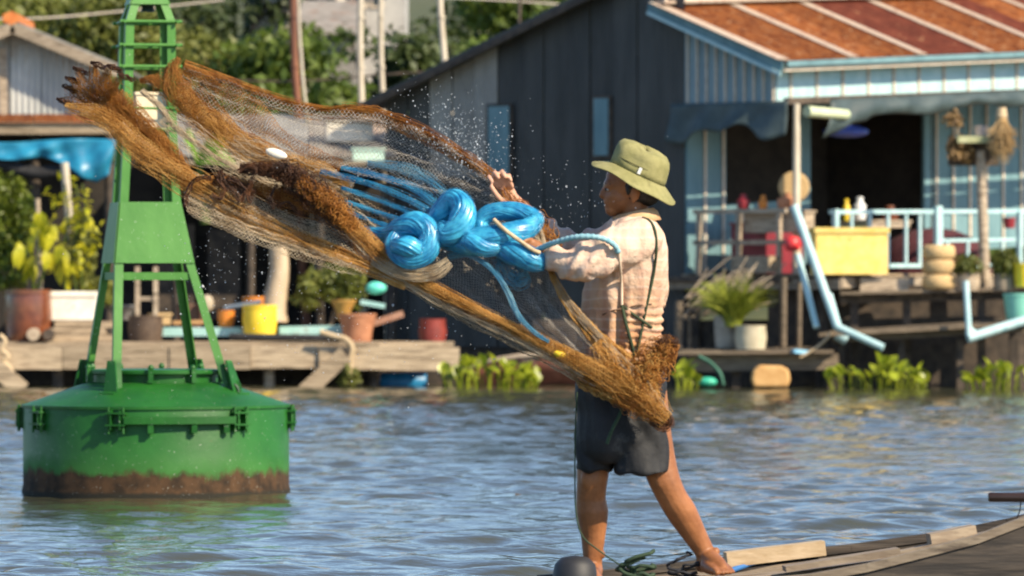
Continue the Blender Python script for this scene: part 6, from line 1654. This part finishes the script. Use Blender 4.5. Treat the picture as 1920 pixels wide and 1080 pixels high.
# braided blue hauling rope arching back to the shoulder
A = catmull(NPt([(1008,468,-.20),(1040,455,-.28),(1085,444,-.33),(1125,446,-.33),(1150,458,-.32),(1160,474,-.30)]), 60)
bb = MB(); bb.tube([Vector(a) for a in A], [.0105+.0017*math.sin(k*2.1) for k in range(60)], 8); bb.build('hauling_rope', mat('pale_blue_rope',(.17,.36,.42),(.28,.48,.54),scale=30,rough=.7,var=0,bump=.002), NET, smooth=80)
A = [list(J(1160,474,-.30))]+[list(on_shirt(x,y,.006)) for x, y in ((1163,500),(1165,530),(1166,572))]
bb = MB(); bb.tube([Vector(a) for a in catmull(A, 24)], .0055, 7); bb.build('pale_cord', mat('pale_cord_m',(.6,.45,.33),(.7,.56,.42)), NET, smooth=80)
# yellow float and white tag caught in the mesh
bb = MB(); bb.ball(J(1050,664,-.28), (.026,.014,.014), 12, 8, Matrix.Rotation(.25,3,'Y')); bb.build('net_float', yellow_paint, NET, smooth=80)
bb = MB(); bb.ball(J(518,288,.02), (.042,.010,.017), 14, 8, Matrix.Rotation(.3,3,'Y')); bb.build('net_float', styro, NET, smooth=80)

# green line hanging from the fisherman's wrist to the rope coil
bb = MB(); bb.tube(catmull(NPt([(1082,735,-.12),(1079,800,-.13),(1078,880,-.12),(1080,960,-.10),(1092,1005,-.09),(1120,1030,-.09),(1160,1058,-.10),(1180,1072,-.1)]), 40), .0032, 6); tag(bb.build('lead_line', rope_green, smooth=80), 'thin dark green line hanging past the front leg to the rope coil', 'line')
bb = MB(); bb.tube(catmull(NPt([(1172,742,-.20),(1163,775,-.215),(1148,805,-.225),(1138,832,-.22)]), 16), .0075, 6, flat=.5); tag(bb.build('belt_end', rope_green, smooth=80), 'dark green strap end hanging over the shorts', 'strap')

# ------------------------------------------------------------------ spray thrown off the net
def spray():
    rs = np.random.RandomState(9); pts = []
    for (n, cx, cy, sx, sy) in ((620, 865, 285, 42, 34), (260, 820, 240, 60, 40), (260, 560, 560, 130, 80), (160, 420, 500, 60, 60), (120, 1060, 380, 60, 40), (160, 700, 620, 120, 70), (160, 760, 300, 160, 60)):
        x = rs.normal(cx, sx, n); y = rs.normal(cy, sy, n); d = rs.uniform(-.3, .5, n); s = np.exp(rs.normal(-6.6, .4, n))
        for a in zip(x, y, d, s): pts.append((*J(*a[:3]), a[3]))
    Pn = np.array(pts); t_ = (1+5**.5)/2
    ico = np.array([(1,0,0),(-1,0,0),(0,1,0),(0,-1,0),(0,0,1.2),(0,0,-1.2)], float); fc = np.array([(0,2,4),(2,1,4),(1,3,4),(3,0,4),(2,0,5),(1,2,5),(3,1,5),(0,3,5)])
    V = (Pn[:,None,:3]+ico[None]*Pn[:,3][:,None,None]).reshape(-1,3); Q = (fc[None]+6*np.arange(len(Pn))[:,None,None]).reshape(-1,3)
    o = np_put('water_spray', V, Q, mat('water_droplet',(.75,.78,.8),None,rough=.1,var=0,spec=.8,transl=.5), smooth=True)
    tag(o, 'fine water droplets flying off the flung net', 'spray', kind='stuff')
spray()
